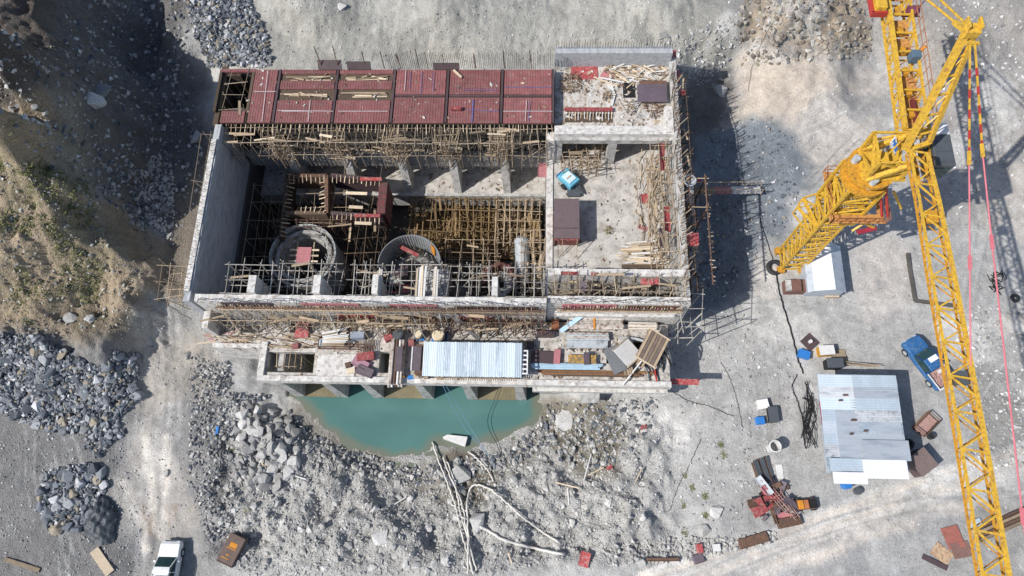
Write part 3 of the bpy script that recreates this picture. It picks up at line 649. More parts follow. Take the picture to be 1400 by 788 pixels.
scaffold('pole scaffold over the narrow gallery of the loading bay front, left half', 1.2, 6.0, 19.6, 20.8, 3., 8.9, 6, 2, 3, pole_m, .04, .5, .15, 10, 4)
scaffold('pole scaffold over the narrow gallery of the loading bay front, right half', 6.4, 11.6, 19.6, 20.8, 3., 8.4, 6, 2, 3, pole_m, .04, .5, .15, 10, 4)
scaffold('loose pole scaffold at the outer right corner of the front wall', 11.7, 13.0, 17.2, 20.2, -.9, 6.6, 2, 3, 2, pole_g, .045, .8, .25, 4)
scaffold('brown pole scaffold leaning inside the right wall of the loading bay', 9.7, 11.3, 22.2, 33.6, 3, 7.6, 3, 10, 2, timber, .045, .4, .28, 20, 8)
for k, (a, b_) in enumerate(((20.5,26.),(26.2,31),(31.2,40.8))):
    scaffold('outer pole scaffold on the shaded right wall, '+('lower length by the red panel','middle length at the gangway','upper length beside the roof slab')[k], 12.25, 13.0, a, b_, -.9, 7.0, 2, 6, 3, timber_d if k != 1 else rust, .045, .45, .15, 14, 5, bmat=timber)
scaffold('pole props under the roof beam at the back of the loading bay', 1.6, 5.6, 35.2, 36.8, 3, 6.4, 6, 3, 2, timber, .05, .3, .2, 8, 4)
scaffold('pole scaffold with a platform in front of the left roof beam column', 2.0, 5.0, 32.6, 34.4, 3, 5.0, 5, 3, 2, timber, .035, .4, .2, 6, 2)
# lean poles thrown against the right wall, starter bars on the wall heads
o = wthing('starter_bar_row', 'brown brush of starter bars and sticks along the head of the right wall', 'starter bars', (11.8,30,8))
for i in range(98):
    y = 19.8+i*.215; stick('bar', (11.7+R(-.25,.25),y,7.7), (11.75+R(-.5,.6),y+R(-.25,.35),9.3+R(-.5,.6)), R(.025,.045), random.choice((timber,rust,rust,pole_m)), o)
o = wthing('starter_bar_row', 'row of dark bent starter bars leaning from the long front wall over the tailrace deck', 'starter bars', (-13,18.7,8))
for i in range(95):
    x = -28.1+i*.302; stick('bar', (x,18.55+R(0,.3),7.9), (x+R(.15,.5),18.2+R(-.3,.1),8.9+R(-.3,.4)), .022, rebar_m, o)
o = wthing('starter_bar_row', 'row of rusty starter bars on the front wall of the loading bay', 'starter bars', (6,19.,8))
for i in range(50):
    x = .8+i*.225; stick('bar', (x,19.0+R(-.1,.25),7.6), (x+R(-.1,.3),18.8+R(-.4,.2),8.5+R(-.3,.4)), .022, rebar_m, o)
o = wthing('starter_bar_row', 'thin vertical starter bars behind the upstream parapet of the roof slab', 'starter bars', (6,42.8,9))
for i in range(46):
    x = 1.2+i*.23; stick('bar', (x,42.5,8.9), (x+R(-.05,.05),42.55,10.0+R(-.3,.4)), .02, rebar_m, o)
o = wthing('starter_bar_row', 'short starter bars along the head of the left wall', 'starter bars', (-29.1,26,8))
for i in range(60):
    y = 19.2+i*.24; stick('bar', (-29.1+R(-.2,.2),y,7.9), (-29.15+R(-.35,.2),y+R(-.1,.1),8.5+R(-.3,.3)), .018, random.choice((rust,timber,timber_d)), o)
# ------------------------------------------------------------------ wall formwork with timber studs
def wall_form(label, x0, x1, y, ztop, n, mats, pan, deep=1.15, dy=.14):
    o = wthing('wall_formwork', label, 'formwork', ((x0+x1)/2,y,ztop))
    for px0, px1, m, zt, zb in pan: MB().box(px0,px1,y-.05,y-.01,zb,zt).build('form_panel', m, o)
    for i in range(n):
        x = x0+(x1-x0)*(i+R(-.2,.2))/(n-1)
        stick('stud', (x,y-.16-R(0,.08),ztop-deep-R(0,.3)), (x+R(-.05,.05),y-.16-R(0,dy),ztop+R(-.1,.25)), .05*R(.9,1.3), random.choice(mats), o, 'board', r2=.09)
    for z in (ztop-.35, ztop-.95):
        plank('waler', (x0-.2,y-.28,z), (x1+.2,y-.28,z+R(-.05,.05)), .1, .12, rust if z > ztop-.5 else timber, o)
    return o
wall_form('timber studs and walers clamped to the face of the long front wall, left part', -26.6, -13.4, 18.43, 7.75, 52, (timber,timber_l,timber), [(-26.3,-22,purple_ply,7.9,6.9),(-19.6,-14.8,pink_p,7.95,7.3)])
wall_form('timber studs and walers clamped to the face of the long front wall, right part', -13.2, .2, 18.43, 7.75, 56, (timber,timber_d,rust), [(-12.3,-8.4,pink_p,7.95,7.2),(-7,-.2,brown_ply,7.6,6.8)])
wall_form('faded red formwork bays low on the front wall above the deck drums', -17.5, -.5, 18.43, 4.9, 60, (timber,pink_p,rust), [(-17.3,-14.,red_p,4.9,4.0),(-13.6,-9,brown_ply,4.8,4.1),(-7,-4,pink_p,4.8,4.1)], .8, .5)
wall_form('red formwork with pale studs on the loading bay front wall', 1.6, 11.4, 18.73, 7.5, 44, (timber_l,timber,pink_p), [(1.8,6.2,pink_p,7.6,6.7),(6.9,11.2,rust,7.4,6.5)])
for k, (a0, a1) in enumerate(((-27.6,-18.6),(-18.2,-9.2),(-8.8,.2))):
    scaffold('low pole scaffold along the foot of the front wall, '+('left stretch','middle stretch','right stretch behind blue roof')[k], a0, a1, 17.35, 18.1, 3., 6.2, 13, 2, 2, (pole_m,timber,rust)[k], .036, .45, .16, 16, 6, bmat=timber)
o = wthing('raking_brace_row','raking timber braces from the long front wall down to the tailrace deck','braces',(-13,18,4))
for i in range(34): x = -27+i*.8+R(-.3,.3); plank('brace',(x+R(.2,1.2),17.2+R(-.6,.3),3.05),(x,18.35,6.6+R(-.8,.9)),.09,.07,random.choice((timber,timber_l,pole_g)),o)
for px0,py0,px1,py1,l in ((608,440,655,472,'long grey board leaning from the front wall to the deck above the blue roof'),(566,428,590,448,'grey board leaning from the front wall by the cream drums'),(352,430,372,446,'pale board leaning from the front wall at the left deck opening')):
    tag(plank('leaning_board',W(px0,py0-18,6.5),W(px1,py1-8,3.1),.4,.06,concrete), l, 'board')
for z, l in ((6.2,'upper'),(5.2,'lower')):
    tag(MB().bar((1.2,18.57,z),(11.2,18.57,z),.3,.25).build('wall_beam', concrete_w), '%s pale horizontal beam across the loading bay front wall' % l, 'beam')
def sheet(label, px0, py0, px1, py1, z, mat, cat='panel', name='panel', th=.06, tilt=0., rz=0., group=None, prof=0):
    a, b_ = W(px0,py1,z), W(px1,py0,z); c = (a+b_)/2; hx, hy = (b_.x-a.x)/2, (b_.y-a.y)/2
    m = MB()
    if prof:
        n = prof
        for i in range(n): m.box(-hx+2*hx*i/n,-hx+2*hx*(i+.82)/n,-hy,hy,0,th+(.02 if i % 2 else 0))
    else: m.box(-hx,hx,-hy,hy,0,th)
    o = m.build(name, mat, loc=c); o.rotation_euler = (tilt,0,rz); tag(o, label, cat, group); return o
sheet('red panel lying on the bay front wall, left of the smaller red one', 767,372,790,377, 8.15, red_p); sheet('small red panel on top of the bay front wall', 808,373,817,378, 8.15, red_p)
sheet('broad red panel slanting in the narrow gallery by the right corner', 876,381,900,389, 7.8, red_p, tilt=.35); sheet('square grey purple panel slanting in the narrow gallery', 791,385,801,398, 7.8, purple_ply, tilt=.3)
sheet('grey plywood ramp leaning on the bay front wall above the pipe stack', 836,416,848,432, 4.6, concrete, tilt=.6)
# ------------------------------------------------------------------ turbine frame, rings, steel pipe
tf = wthing('pit_formwork', 'dark brown timber form frame with two deep wells left of the pit middle', 'formwork', (-20,30,-2))
def wellwall(p, q, zt=1.8, dep=2.4, mat=rust, m2=timber, side=1):
    p = Vector(p); q = Vector(q); MB().bar((p.x,p.y,zt-dep/2),(q.x,q.y,zt-dep/2),.35,dep).build('well_wall', mat, tf)
    n = int((q-p).length/.42); d = (q-p).normalized(); s = d.cross(Vector((0,0,1)))*side
    for i in range(n):
        c = p+(q-p)*((i+.5)/n); stick('rib', (c.x,c.y,zt+R(-.1,.15)), (c.x+s.x*R(.5,.75),c.y+s.y*R(.5,.75),zt-R(.1,.5)), .07, timber if R(0,1) < .6 else timber_l, tf, 'board')
A, B_, C_, D_ = W(393,240,1.8), W(446,240,1.8), W(446,291,1.8), W(388,291,1.8)
wellwall(A, B_, side=1); wellwall((B_.x,B_.y,0), (C_.x,C_.y,0), side=1); wellwall(D_, C_, side=-1, mat=timber_d); wellwall((A.x,A.y+.3,0), (D_.x,D_.y-2.6,0), side=-1, mat=timber_d)
E1, E2, E3, E4 = W(452,239,1.8), W(522,246,1.8), W(522,296,1.8), W(452,291,1.8)
wellwall(E1, E2, side=1, mat=brown_ply); wellwall(E4, E3, side=1, mat=brown_ply)
for x0, y0_, x1, y1_ in ((492,243,522,247),(484,293,520,297)): 
    a, b_ = W(x0,y1_,2.), W(x1,y0_,2.); MB().box(a.x,b_.x,a.y,b_.y,1.9,2.05).build('red_beam', red_p, tf)
a, b_ = W(515,292,1.5), W(530,250,1.5); MB().box(a.x,b_.x,a.y,b_.y,-1.5,1.55).build('red_form', M('red_form_dusty', (.17,.04,.045), var=.4, scale=2.5, col2=(.08,.05,.045), c2lo=.4, c2hi=.6), tf)
for x0, y0_, x1, y1_ in ((473,264,502,265),(477,283,496,284),(485,305,508,306)):
    a, b_ = W(x0,y0_,1.9), W(x1,y1_,1.95); plank('plank', a, b_, .3, .06, timber_l, tf)
for _ in range(40):
    a = W(R(453,520),R(250,330),R(-5,-2)); stick('prop', a, (a.x+R(-1.2,1.2),a.y+R(-.8,.8),a.z+R(2,4.)), .035, random.choice((timber,timber_d,pole_m)), tf)
scaffold('dim pole lattice standing inside the wells of the pit form frame', -23.2, -18.6, 28.6, 31.8, -6, 1.2, 4, 3, 2, timber, .035, .2, .12, 6)
scaffold('rusty pole lattice behind the stepped turbine ring, under the form frame', -25.2, -18.6, 28.0, 28.7, -6, 1.8, 7, 2, 3, rust, .04, .3, .15, 12, 2)
scaffold('pole lattice between the half round casing and the small reddish ring', -8.8, -4.2, 23.6, 27.4, -6, .2, 5, 4, 3, timber, .04, .4, .15, 14, 4)
scaffold('dim pole lattice between the two turbine rings', -18.4, -15.6, 22.6, 30.6, -6, .6, 4, 6, 2, timber_d, .045, .5, .2, 24, 3)
ring_c = M('ring_concrete', (.36,.35,.33), var=.35, scale=1.6, col2=(.2,.19,.18), c2lo=.45, c2hi=.65)
c1 = W(415,350,1.)
r1 = wthing('turbine_ring', 'stepped grey concrete turbine ring with a red platform across it', 'turbine ring', c1)
MB().lathe(c1, [(3.15,-5),(3.15,.3),(2.95,.32),(2.9,-.5),(2.65,-.9)], 64).build('outer_ring', ring_c, r1)
MB().lathe(c1, [(2.68,-2),(2.66,-.05),(2.3,0),(2.28,-.7),(2.12,-.75),(2.05,-6)], 64).build('inner_ring', ring_c, r1)
MB().lathe(c1, [(3.16,.33),(3.12,.37),(3.08,.33)], 64).build('lip', steel_g, r1)
MB().cyl(c1+Vector((0,0,-6.2)),c1+Vector((0,0,-6.1)),2.1,32).build('draft_opening', concrete_d, r1)
for i in range(40):
    t = R(-1.1,1.1); a = c1+Vector((math.cos(t)*R(2.3,2.9),math.sin(t)*R(2.3,2.9),-.1)); stick('rebar_stub', a, a+Vector((R(-.3,.3),R(-.3,.3),R(.4,1.1))), .028, offwhite if i % 3 else timber, r1)
pl = wthing('ring_platform', 'square red platform on pale bearers across the stepped turbine ring', 'platform', c1)
a, b_ = W(404,360,1.4), W(426,338,1.4); MB().box(a.x,b_.x,a.y,b_.y,1.3,1.36).build('deck_panel', pink_p, pl)
for f in (.15,.5,.85):
    y = a.y+(b_.y-a.y)*f; plank('bearer', (a.x-.7,y,1.25), (b_.x+.7,y,1.25), .16, .09, timber_l, pl)
for f in (-.1,1.1): x = a.x+(b_.x-a.x)*f; plank('bearer', (x,a.y-.8,1.15), (x,b_.y+.6,1.15), .1, .09, timber, pl)
for x in (a.x-1.6, b_.x+1.6): plank('bearer', (x,a.y-3.2,1.0), (x+.4,b_.y-.8,1.0), .1, .08, pole_g, pl)
for f in (.1,.9): stick('strut', (a.x+(b_.x-a.x)*f,a.y,1.25), (a.x+(b_.x-a.x)*f,a.y-.2,-6), .06, timber, pl)
c2 = W(560,362,1.2)
r2 = wthing('turbine_ring', 'half round ribbed steel turbine casing filled with rubble and a red beam', 'turbine ring', c2)
MB().lathe(c2, [(2.95,-4),(2.95,.2),(2.88,.25),(2.85,.2),(2.6,-3.)], 56, .1, math.pi+.15).build('casing', M('casing_steel',(.24,.25,.26),var=.3,scale=2), r2)
for i in range(36):
    t = .12+i*(math.pi)/35; d_ = Vector((math.cos(t),math.sin(t),0)); stick('rib', c2+d_*2.84+Vector((0,0,.15)), c2+d_*2.58+Vector((0,0,-2.9)), .03, steel_g, r2)
t = .55; d_ = Vector((math.cos(t),math.sin(t),0)); MB().hexa([tuple(c2+Vector((math.cos(q)*rr,math.sin(q)*rr,z))) for q,rr,z in ((.62,2.8,.1),(.82,2.8,.1),(.82,2.6,-1.6),(.62,2.6,-1.6))],[tuple(c2+Vector((math.cos(q)*rr,math.sin(q)*rr,z))) for q,rr,z in ((.62,2.74,.16),(.82,2.74,.16),(.82,2.54,-1.5),(.62,2.54,-1.5))]).build('rust_patch', orange_p, r2)
MB().lathe(c2, [(2.6,-3.2),(1.9,-2.4),(1.4,-2.2),(1.35,-5.5)], 40).build('inner_cone', ring_c, r2)
for i in range(60):
    t = R(0,math.pi); q = R(1.4,2.4); a = c2+Vector((math.cos(t)*q,math.sin(t)*q,-2.3)); stick('rebar_stub', a, a+Vector((R(-.5,.5),R(-.3,.3),R(.3,1.2))), .03, random.choice((offwhite,timber,rust,ring_c)), r2)
a, b_ = W(546,337,0.), W(572,350,0.); plank('red_beam', a, b_, .35, .2, red_p, r2)
for q in ((536,363,558,377,brown_ply),(528,389,560,400,red_p),(522,389,545,398,dark_steel)): 
    a, b_ = W(q[0],q[3],-.5), W(q[2],q[1],-.5); MB().box(a.x,b_.x,a.y,b_.y,-.6,-.5).build('cover_plate', q[4], r2)
c3 = W(683,383,-1.)
r3 = wthing('turbine_ring', 'small reddish turbine ring by the foot of the big steel pipe', 'turbine ring', c3)
MB().lathe(c3, [(1.75,-3),(1.75,.1),(1.4,.15),(1.35,-3.)], 40, -.3, math.pi+.3).build('casing', M('ring_red', (.20,.085,.07), var=.3), r3)
MB().lathe(c3, [(1.3,-1),(.6,-.8),(.55,-3.)], 30).build('inner_cone', ring_c, r3)
pp = wthing('steel_pipe', 'big pale grey steel pipe lying in the pit, its lower end in shadow', 'pipe', W(713,322,.4))
p0, p1 = W(713,328,.2), W(716,384,-2.2); d_ = (p1-p0).normalized()
MB().cyl(p0,p1,.68,32,caps=False).build('pipe_shell', steel_g, pp, smooth=True)
MB().cyl(p0-d_*.25,p0,.45,32,.68).build('end_cap', steel_g, pp, smooth=False)
for f in (.02,.33,.66,.97): MB().cyl(p0+(p1-p0)*f,p0+(p1-p0)*f+d_*.09,.72,32).build('weld_band', steel_g, pp)
for s_ in (.15,.45): MB().cyl(p0+(p1-p0)*s_+Vector((.05,0,.64)),p0+(p1-p0)*s_+Vector((.05,0,.74)),.09,10).build('lifting_boss', dark_steel, pp)
for f in (.2,.8): q_ = p0+(p1-p0)*f; MB().box(q_.x-.9,q_.x+.9,q_.y-.2,q_.y+.2,-6,q_.z-.6).build('cradle', concrete_d, pp)
tag(MB().box(-11.0,-8.6,20.4,24.4,-6,.4).build('concrete_plinth', concrete, bevel=.04), 'grey concrete plinth in the pit right of the half round casing', 'plinth')
tag(MB().box(-8.2,-6.9,20.6,23.4,-6,-1.).build('concrete_plinth', concrete_d, bevel=.04), 'low dark concrete plinth in the pit beside the small reddish ring', 'plinth')
for px0, px1, t, l in ((513,522,366,'left white timber pillar behind the front wall, at the half round casing'),(566,583,362,'thick white timber pillar behind the front wall, middle of three'),(590,600,364,'slim white timber pillar behind the front wall, right of the thick one')):
    a, b_ = W(px0,403,7.9), W(px1,t,7.9)
    o = wthing('timber_pillar', l, 'pillar', ((a.x+b_.x)/2,(a.y+b_.y)/2,7))
    n = 4; w = (b_.x-a.x)/n
    for i in range(n): plank('plank', (a.x+w*(i+.5),a.y-R(0,.3),7.55+R(-.03,.1)), (a.x+w*(i+.5)+R(-.05,.05),b_.y+R(-.3,.1),7.6), w*.8, .1, offwhite if i % 2 else timber_l, o)
    MB().box(a.x+.05,b_.x-.05,a.y+.2,a.y+.7,3,7.5).build('post', concrete, o)
# ------------------------------------------------------------------ the yellow tower crane
tc = wthing('tower_crane', 'tall yellow lattice tower crane with a long jib reaching over the yard', 'tower crane', (23.2,25.7,0))
TX, TY = 23.15, 25.75
def lattice_square(b, cx, cy, h, z0, z1, ch=.16, br=.075, nseg=1, skip=()):
    C4 = [(cx-h,cy-h),(cx+h,cy-h),(cx+h,cy+h),(cx-h,cy+h)]
    for x, y in C4: b.bar((x,y,z0),(x,y,z1),ch,ch,Vector((0,1,0)))
    dz = (z1-z0)/nseg
    for k in range(nseg):
        for i in range(4):
            p, q_ = C4[i], C4[(i+1)%4]; a, c = z0+k*dz, z0+(k+1)*dz
            b.bar((*p,a),(*q_,a),br); m_ = ((p[0]+q_[0])/2,(p[1]+q_[1])/2)
            b.bar((*p,a),(*q_,(a+c)/2),br); b.bar((*q_,(a+c)/2),(*p,c),br)
    for i in range(4): b.bar((*C4[i],z1),(*C4[(i+1)%4],z1),br)
    b.bar((*C4[0],z1),(*C4[2],z1),br*.8)
    return b
for k in range(7):
    s_ = lattice_square(MB(), TX, TY, .95, .2+k*2.3, .2+(k+1)*2.3-.03, nseg=2).build('tower_section', yellow, tc)
    b = MB()
    for sx in (-.18,.18): b.bar((TX+sx,TY+.35,.2+k*2.3),(TX+sx,TY+.35,.2+(k+1)*2.3),.05)
    for j in range(7): b.bar((TX-.18,TY+.35,.4+k*2.3+j*.31),(TX+.18,TY+.35,.4+k*2.3+j*.31),.035)
    b.build('ladder', yellow_d, s_)
for sx in (-1,1):
    for sy in (-1,1): MB().box(TX+sx*.95-.3,TX+sx*.95+.3,TY+sy*.95-.3,TY+sy*.95+.3,-.3,.22).build('foot', yellow_d, tc)
# triangular tie frame on the tower's left side
p = [W(1090,284,9.5),W(1098,271,9.5),W(1123,263,9.5),W(1150,290,9.5)]
b = MB(); tw = [Vector((TX-.95,TY-.95,9.5)),Vector((TX-.95,TY+.95,9.5))]
for a, c, w in ((p[0],p[1],.14),(p[1],p[2],.12),(p[2],p[3],.22),(p[0],tw[0],.16),(p[1],tw[0],.22),(p[2],tw[1],.2),(p[1],tw[1],.1),(p[0],(p[2]+p[3])/2,.08),(p[2],tw[0],.12)): b.bar(a,c,w)
for a in p[:3]: b.bar(a,(a.x,a.y,8.4),.1,.1,Vector((0,1,0))); b.bar((a.x,a.y,8.4),tw[0]-Vector((0,0,1.6)),.1)
b.build('tie_frame', yellow, tc)
# climbing cage and its walkway
lattice_square(MB(), TX, TY, 1.25, 10.8, 16.4, .2, .11, 3).build('climbing_cage', yellow, tc)
w0, w1 = W(1135,305,12.6), W(1210,300,12.6); x0, x1, y0_, y1_ = w0.x, w1.x, w0.y, W(1135,235,12.6).y
wk = MB().box(x0,x1,y0_,y0_+.75,12.5,12.58).box(x0,x0+.75,y0_+.75,y1_,12.5,12.58).box(x1-.5,x1,y0_+.75,y1_-.6,12.5,12.58).build('walkway', mesh_or, tc)
b = MB()
for z in (12.95,13.5):
    for a, c in (((x0,y0_),(x1,y0_)),((x0,y0_),(x0,y1_)),((x1,y0_),(x1,y1_-.6)),((x0,y1_),(x0+.75,y1_))): b.bar((*a,z),(*c,z),.05)
for t in range(7): b.bar((x0+(x1-x0)*t/6,y0_,12.5),(x0+(x1-x0)*t/6,y0_,13.5),.05); b.bar((x0,y0_+(y1_-y0_)*t/6,12.5),(x0,y0_+(y1_-y0_)*t/6,13.5),.05)
b.build('handrail', red_s if 0 else M('walkway_rust', (.34,.13,.05), var=.2), wk)
for px in (1203,1211):
    MB().bar(W(px,247,16.8),W(px+3,296,13.2),.16).build('strut', red_s, tc)
MB().bar(W(1172,318,10.),W(1198,312,10.),.35,.12).build('tie_plate', M('crimson_steel', (.30,.02,.04)), tc)
b = MB()
for a, c in ((W(1165,316,10.),W(1190,300,11)),(W(1195,312,10.),W(1170,298,11.)),(W(1160,300,11.),W(1205,270,14.)),(W(1232,285,12.),W(1222,262,14.))): b.bar(a,c,.16)
b.build('tie_arm', yellow, tc)
# slewing unit
b = MB().cyl((TX,TY,16.4),(TX,TY,16.7),1.75,28).cyl((TX,TY,16.7),(TX,TY,17.5),1.35,28,1.5).cyl((TX,TY,17.5),(TX,TY,17.8),1.7,28)
b.build('slewing_ring', yellow_d, tc)
b = lattice_square(MB(), TX+.45, TY+.1, 1.15, 17.8, 20.2, .24, .14, 1)
b.box(TX-.9,TX+2.,TY-1.2,TY+1.3,17.8,18.0); b.bar((TX-.7,TY-1.2,18.),(TX+1.6,TY-1.1,20.2),.3); b.bar((TX-.7,TY+1.2,18.),(TX+1.6,TY+1.,20.2),.3)
b.build('slewing_platform', yellow, tc)
for dx, dy in ((-1.2,.4),(-.2,-1.3),(.9,1.25)): MB().cyl((TX+dx,TY+dy,17.2),(TX+dx,TY+dy,18.3),.26,14).build('slewing_motor', steel_g, tc)
# the sign on the platform
a, b2, c2_, d2 = W(1217,196,19.9), W(1224,214,19.0), W(1228,201,19.4), W(1225,186,20.3)
n_ = (b2-a).cross(d2-a).normalized(); n_ = n_ if n_.z > 0 else -n_
sign = MB().hexa([a-n_*.04,b2-n_*.04,c2_-n_*.04,d2-n_*.04],[a,b2,c2_,d2]).build('sign_board', white_p, tc)
def on(u, v): return a+(b2-a)*u+(d2-a)*v+n_*.02+((c2_-b2)-(d2-a))*u*v
for st in (((.12,.35),(.12,.75)),((.12,.55),(.42,.55)),((.30,.2),(.30,.5)),((.46,.25),(.50,.85)),((.5,.85),(.72,.8)),((.72,.8),(.72,.3)),((.58,.3),(.58,.6)),((.58,.3),(.84,.3)),((.84,.3),(.84,.7)),((.84,.7),(.60,.62))):
    MB().bar(on(*st[0]),on(*st[1]),.09,.02,n_).build('sign_mark', M('sign_blue', (.02,.16,.5)) if 'sign_blue' not in MATS else MATS['sign_blue'], sign)
# operator's cab
cabm = MB(); x0, x1 = 26.55, 27.85; y0_, y1_ = 24.9, 27.3
cb = MB().hexa([(x0+.1,y0_+.15,17.3),(x1,y0_+.15,17.3),(x1,y1_,17.3),(x0+.1,y1_,17.3)],[(x0,y0_,19.5),(x1,y0_,19.5),(x1,y1_,19.5),(x0,y1_,19.5)]).build('cab', dark_steel, tc, bevel=.06)
MB().box(x0+.08,x1-.08,y1_+.02,y1_+.85,17.9,19.56).build('cab_locker', white_p, cb)
MB().box(x0+.12,x1-.12,y0_-.02,y0_+.02,17.7,19.1).build('cab_window', glass_d, cb); MB().box(x0-.02,x0+.03,y0_+.25,y1_-.6,18.0,19.1).build('cab_window', glass_d, cb)
for j in range(3): MB().box(x0+.05,x1-.05,y0_+.3+j*.75,y0_+.34+j*.75,19.5,19.54).build('roof_seam', dark_steel, cb)
b = MB()
for z in (18.4,19.3): b.bar((x0-.15,y0_-.3,z),(x0-.15,y1_+.6,z),.045)
for t in range(5): b.bar((x0-.15,y0_-.3+t*.8,17.3),(x0-.15,y0_-.3+t*.8,19.3),.045)
b.box(x0-.5,x0,y0_-.3,y1_+.6,17.25,17.3); b.build('cab_catwalk', yellow_d, tc)
# counter-jib
q0, q1 = W(1238,176,20.2), W(1207,-55,20.6); dirn = (q1-q0).normalized(); L_ = (q1-q0).length; sd_ = Vector((dirn.y,-dirn.x,0)).normalized()
Wd = 1.55; Hd = 1.15
def cj(t, s_, z): return q0+dirn*(L_*t)+sd_*s_+Vector((0,0,z))
b = MB(); n = 9
for s_ in (0,Wd):
    b.bar(cj(0,s_,0),cj(1,s_,0),.26 if s_ == 0 else .15); b.bar(cj(0,s_,-Hd),cj(1,s_,-Hd),.15)
    for i in range(n):
        t0, t1 = i/n, (i+1)/n
        b.bar(cj(t0,s_,0),cj((t0+t1)/2,s_,-Hd),.11); b.bar(cj((t0+t1)/2,s_,-Hd),cj(t1,s_,0),.11); b.bar(cj(t0,s_,0),cj(t0,s_,-Hd),.1)
for i in range(n+1): b.bar(cj(i/n,0,-.15),cj(i/n,Wd,-.15),.12); b.bar(cj(i/n,0,-Hd),cj(i/n,Wd,-Hd),.1)
cjo = b.build('counter_jib', yellow, tc)
for i in range(n):
    if i in (3,6): continue
    MB().hexa([cj(i/n+.005,.15,-.75),cj((i+1)/n-.005,.15,-.75),cj((i+1)/n-.005,Wd-.05,-.75),cj(i/n+.005,Wd-.05,-.75)],[cj(i/n+.005,.15,-.7),cj((i+1)/n-.005,.15,-.7),cj((i+1)/n-.005,Wd-.05,-.7),cj(i/n+.005,Wd-.05,-.7)]).build('deck_grating', mesh_or, cjo)
b = MB()
for z in (.5,1.0): b.bar(cj(.02,Wd+.12,z),cj(1,Wd+.12,z),.04)
for i in range(14): b.bar(cj(.02+i/14,Wd+.12,-.1),cj(.02+i/14,Wd+.12,1.0),.04)
for i in range(18): a_ = cj(R(.05,.95),R(.3,Wd),-.6); b.bar(a_, a_+Vector((R(-.5,.5),R(-.3,.3),R(.1,.6))), .05)
b.build('handrail', MATS['walkway_rust'], cjo)
for i in range(7): a_ = cj(.1+i*.12,.75,-.6); MB().box(a_.x-.16,a_.x+.16,a_.y-.3,a_.y+.3,a_.z,a_.z+.35).build('equipment_box', yellow_d, cjo)
MB().bar(cj(.18,.9,-.4),cj(.05,1.0,-.4),.22,.3).build('hydraulic_ram', M('dark_red_ram', (.14,.02,.018)), cjo)
wq = W(1200,10,20.4); wn = MB().box(wq.x-.35,wq.x+.45,wq.y-.5,wq.y+1.2,20.2,21.0).build('winch', yellow, cjo, bevel=.08); MB().box(wq.x-.5,wq.x+.6,wq.y-.65,wq.y-.5,20.1,20.6).box(wq.x-.52,wq.x-.38,wq.y-.6,wq.y+1.3,20.1,20.6).build('winch_frame', red_s, wn)
wq = W(1248,15,20.2); wn = MB().cyl((wq.x-.35,wq.y,20.2),(wq.x+.35,wq.y,20.2),.38,16).build('winch_drum', M('purple_winch', (.16,.04,.07)), cjo); MB().bar((wq.x-.7,wq.y-.25,19.9),(wq.x+.6,wq.y-.25,19.9),.07).bar((wq.x+.3,wq.y,20.),(wq.x+1.2,wq.y+1.2,20.3),.06).build('winch_frame', MATS['purple_winch'], wn)
wq = W(1249,79,20.3); MB().box(wq.x-.3,wq.x+.32,wq.y-.3,wq.y+.3,20.0,20.8).build('control_cabinet', M('slate_blue_paint', (.08,.13,.18)), cjo, bevel=.03)
wq2 = W(1266,63,21.); MB().bar(wq+Vector((.25,.2,.1)),wq2,.2).build('lamp_arm', M('orange_arm', (.45,.17,.015)), cjo)
# A-frame with head
ap = W(1328,42,28.); apl, apr_ = ap+Vector((-.25,0,0)), ap+Vector((.25,0,0))
f0, f1 = W(1238,204,20.2), W(1270,196,20.2)
MB().bar(f0,apl,.42,.3).build('a_frame_leg', yellow, tc); MB().bar(f1,apr_,.3,.24).build('a_frame_leg', yellow, tc)
b = MB()
for t in (.12,.3,.48,.64,.8): b.bar(f0+(apl-f0)*t,f1+(apr_-f1)*t,.12)
for t0, t1 in ((.12,.3),(.3,.48),(.48,.64),(.64,.8)): b.bar(f0+(apl-f0)*t0,f1+(apr_-f1)*t1,.08)
b.build('a_frame_brace', yellow, tc)
MB().box(ap.x-.42,ap.x+.42,ap.y-.35,ap.y+.35,27.7,28.25).box(ap.x-.42,ap.x-.3,ap.y-.2,ap.y+.55,28.25,28.6).box(ap.x+.3,ap.x+.42,ap.y-.2,ap.y+.55,28.25,28.6).build('a_frame_head', yellow, tc, bevel=.03)
MB().bar(f0+Vector((.1,-.1,0)),f1,.3).build('a_frame_foot', yellow, tc)
for s_, px in ((-1,1251),(1,1271)):
    e = W(px,-14,25.2); e2 = ap+Vector((s_*.22,0,-.1)); e3 = e2+(e-e2)*.22
    st = MB().bar(e2,e3,.26 if s_ < 0 else .18).build('back_stay', yellow, tc); MB().cyl(e3,e2+(e-e2)*2.2,.075,8).build('stay_rod', yellow, st)
# pendants
pd = M('pendant_banded', (.66,.34,.02), bump=0)
for (pts, nb) in (([(1326,62,27.9),(1325,215,26.6),(1326,358,25.2),(1327,500,23.2)],0),([(1333,62,27.9),(1343,205,27.2),(1356,330,26.5),(1398,705,25.6),(1412,815,25.3)],1)):
    P_ = [W(*q) for q in pts]; po = MB().bar(P_[0],P_[1],.085).build('pendant', yellow, tc)
    for t in (.26,.44,.62,.8,.95): MB().bar(P_[0]+(P_[1]-P_[0])*(t-.035),P_[0]+(P_[1]-P_[0])*(t+.045),.098).build('red_band', red_s, po)
    for i in range(1,len(P_)-1):
        MB().cyl(P_[i],P_[i+1],.045,8).build('pendant_rope', pink_rope, po)
        d_ = (P_[i+1]-P_[i]).normalized(); MB().bar(P_[i]-d_*.35,P_[i]+d_*.45,.15).build('coupling', pink_rope if i > 1 else yellow, po)
MB().bar(W(1321,60,27.9),W(1338,60,27.9),.2).build('equaliser', yellow, tc)
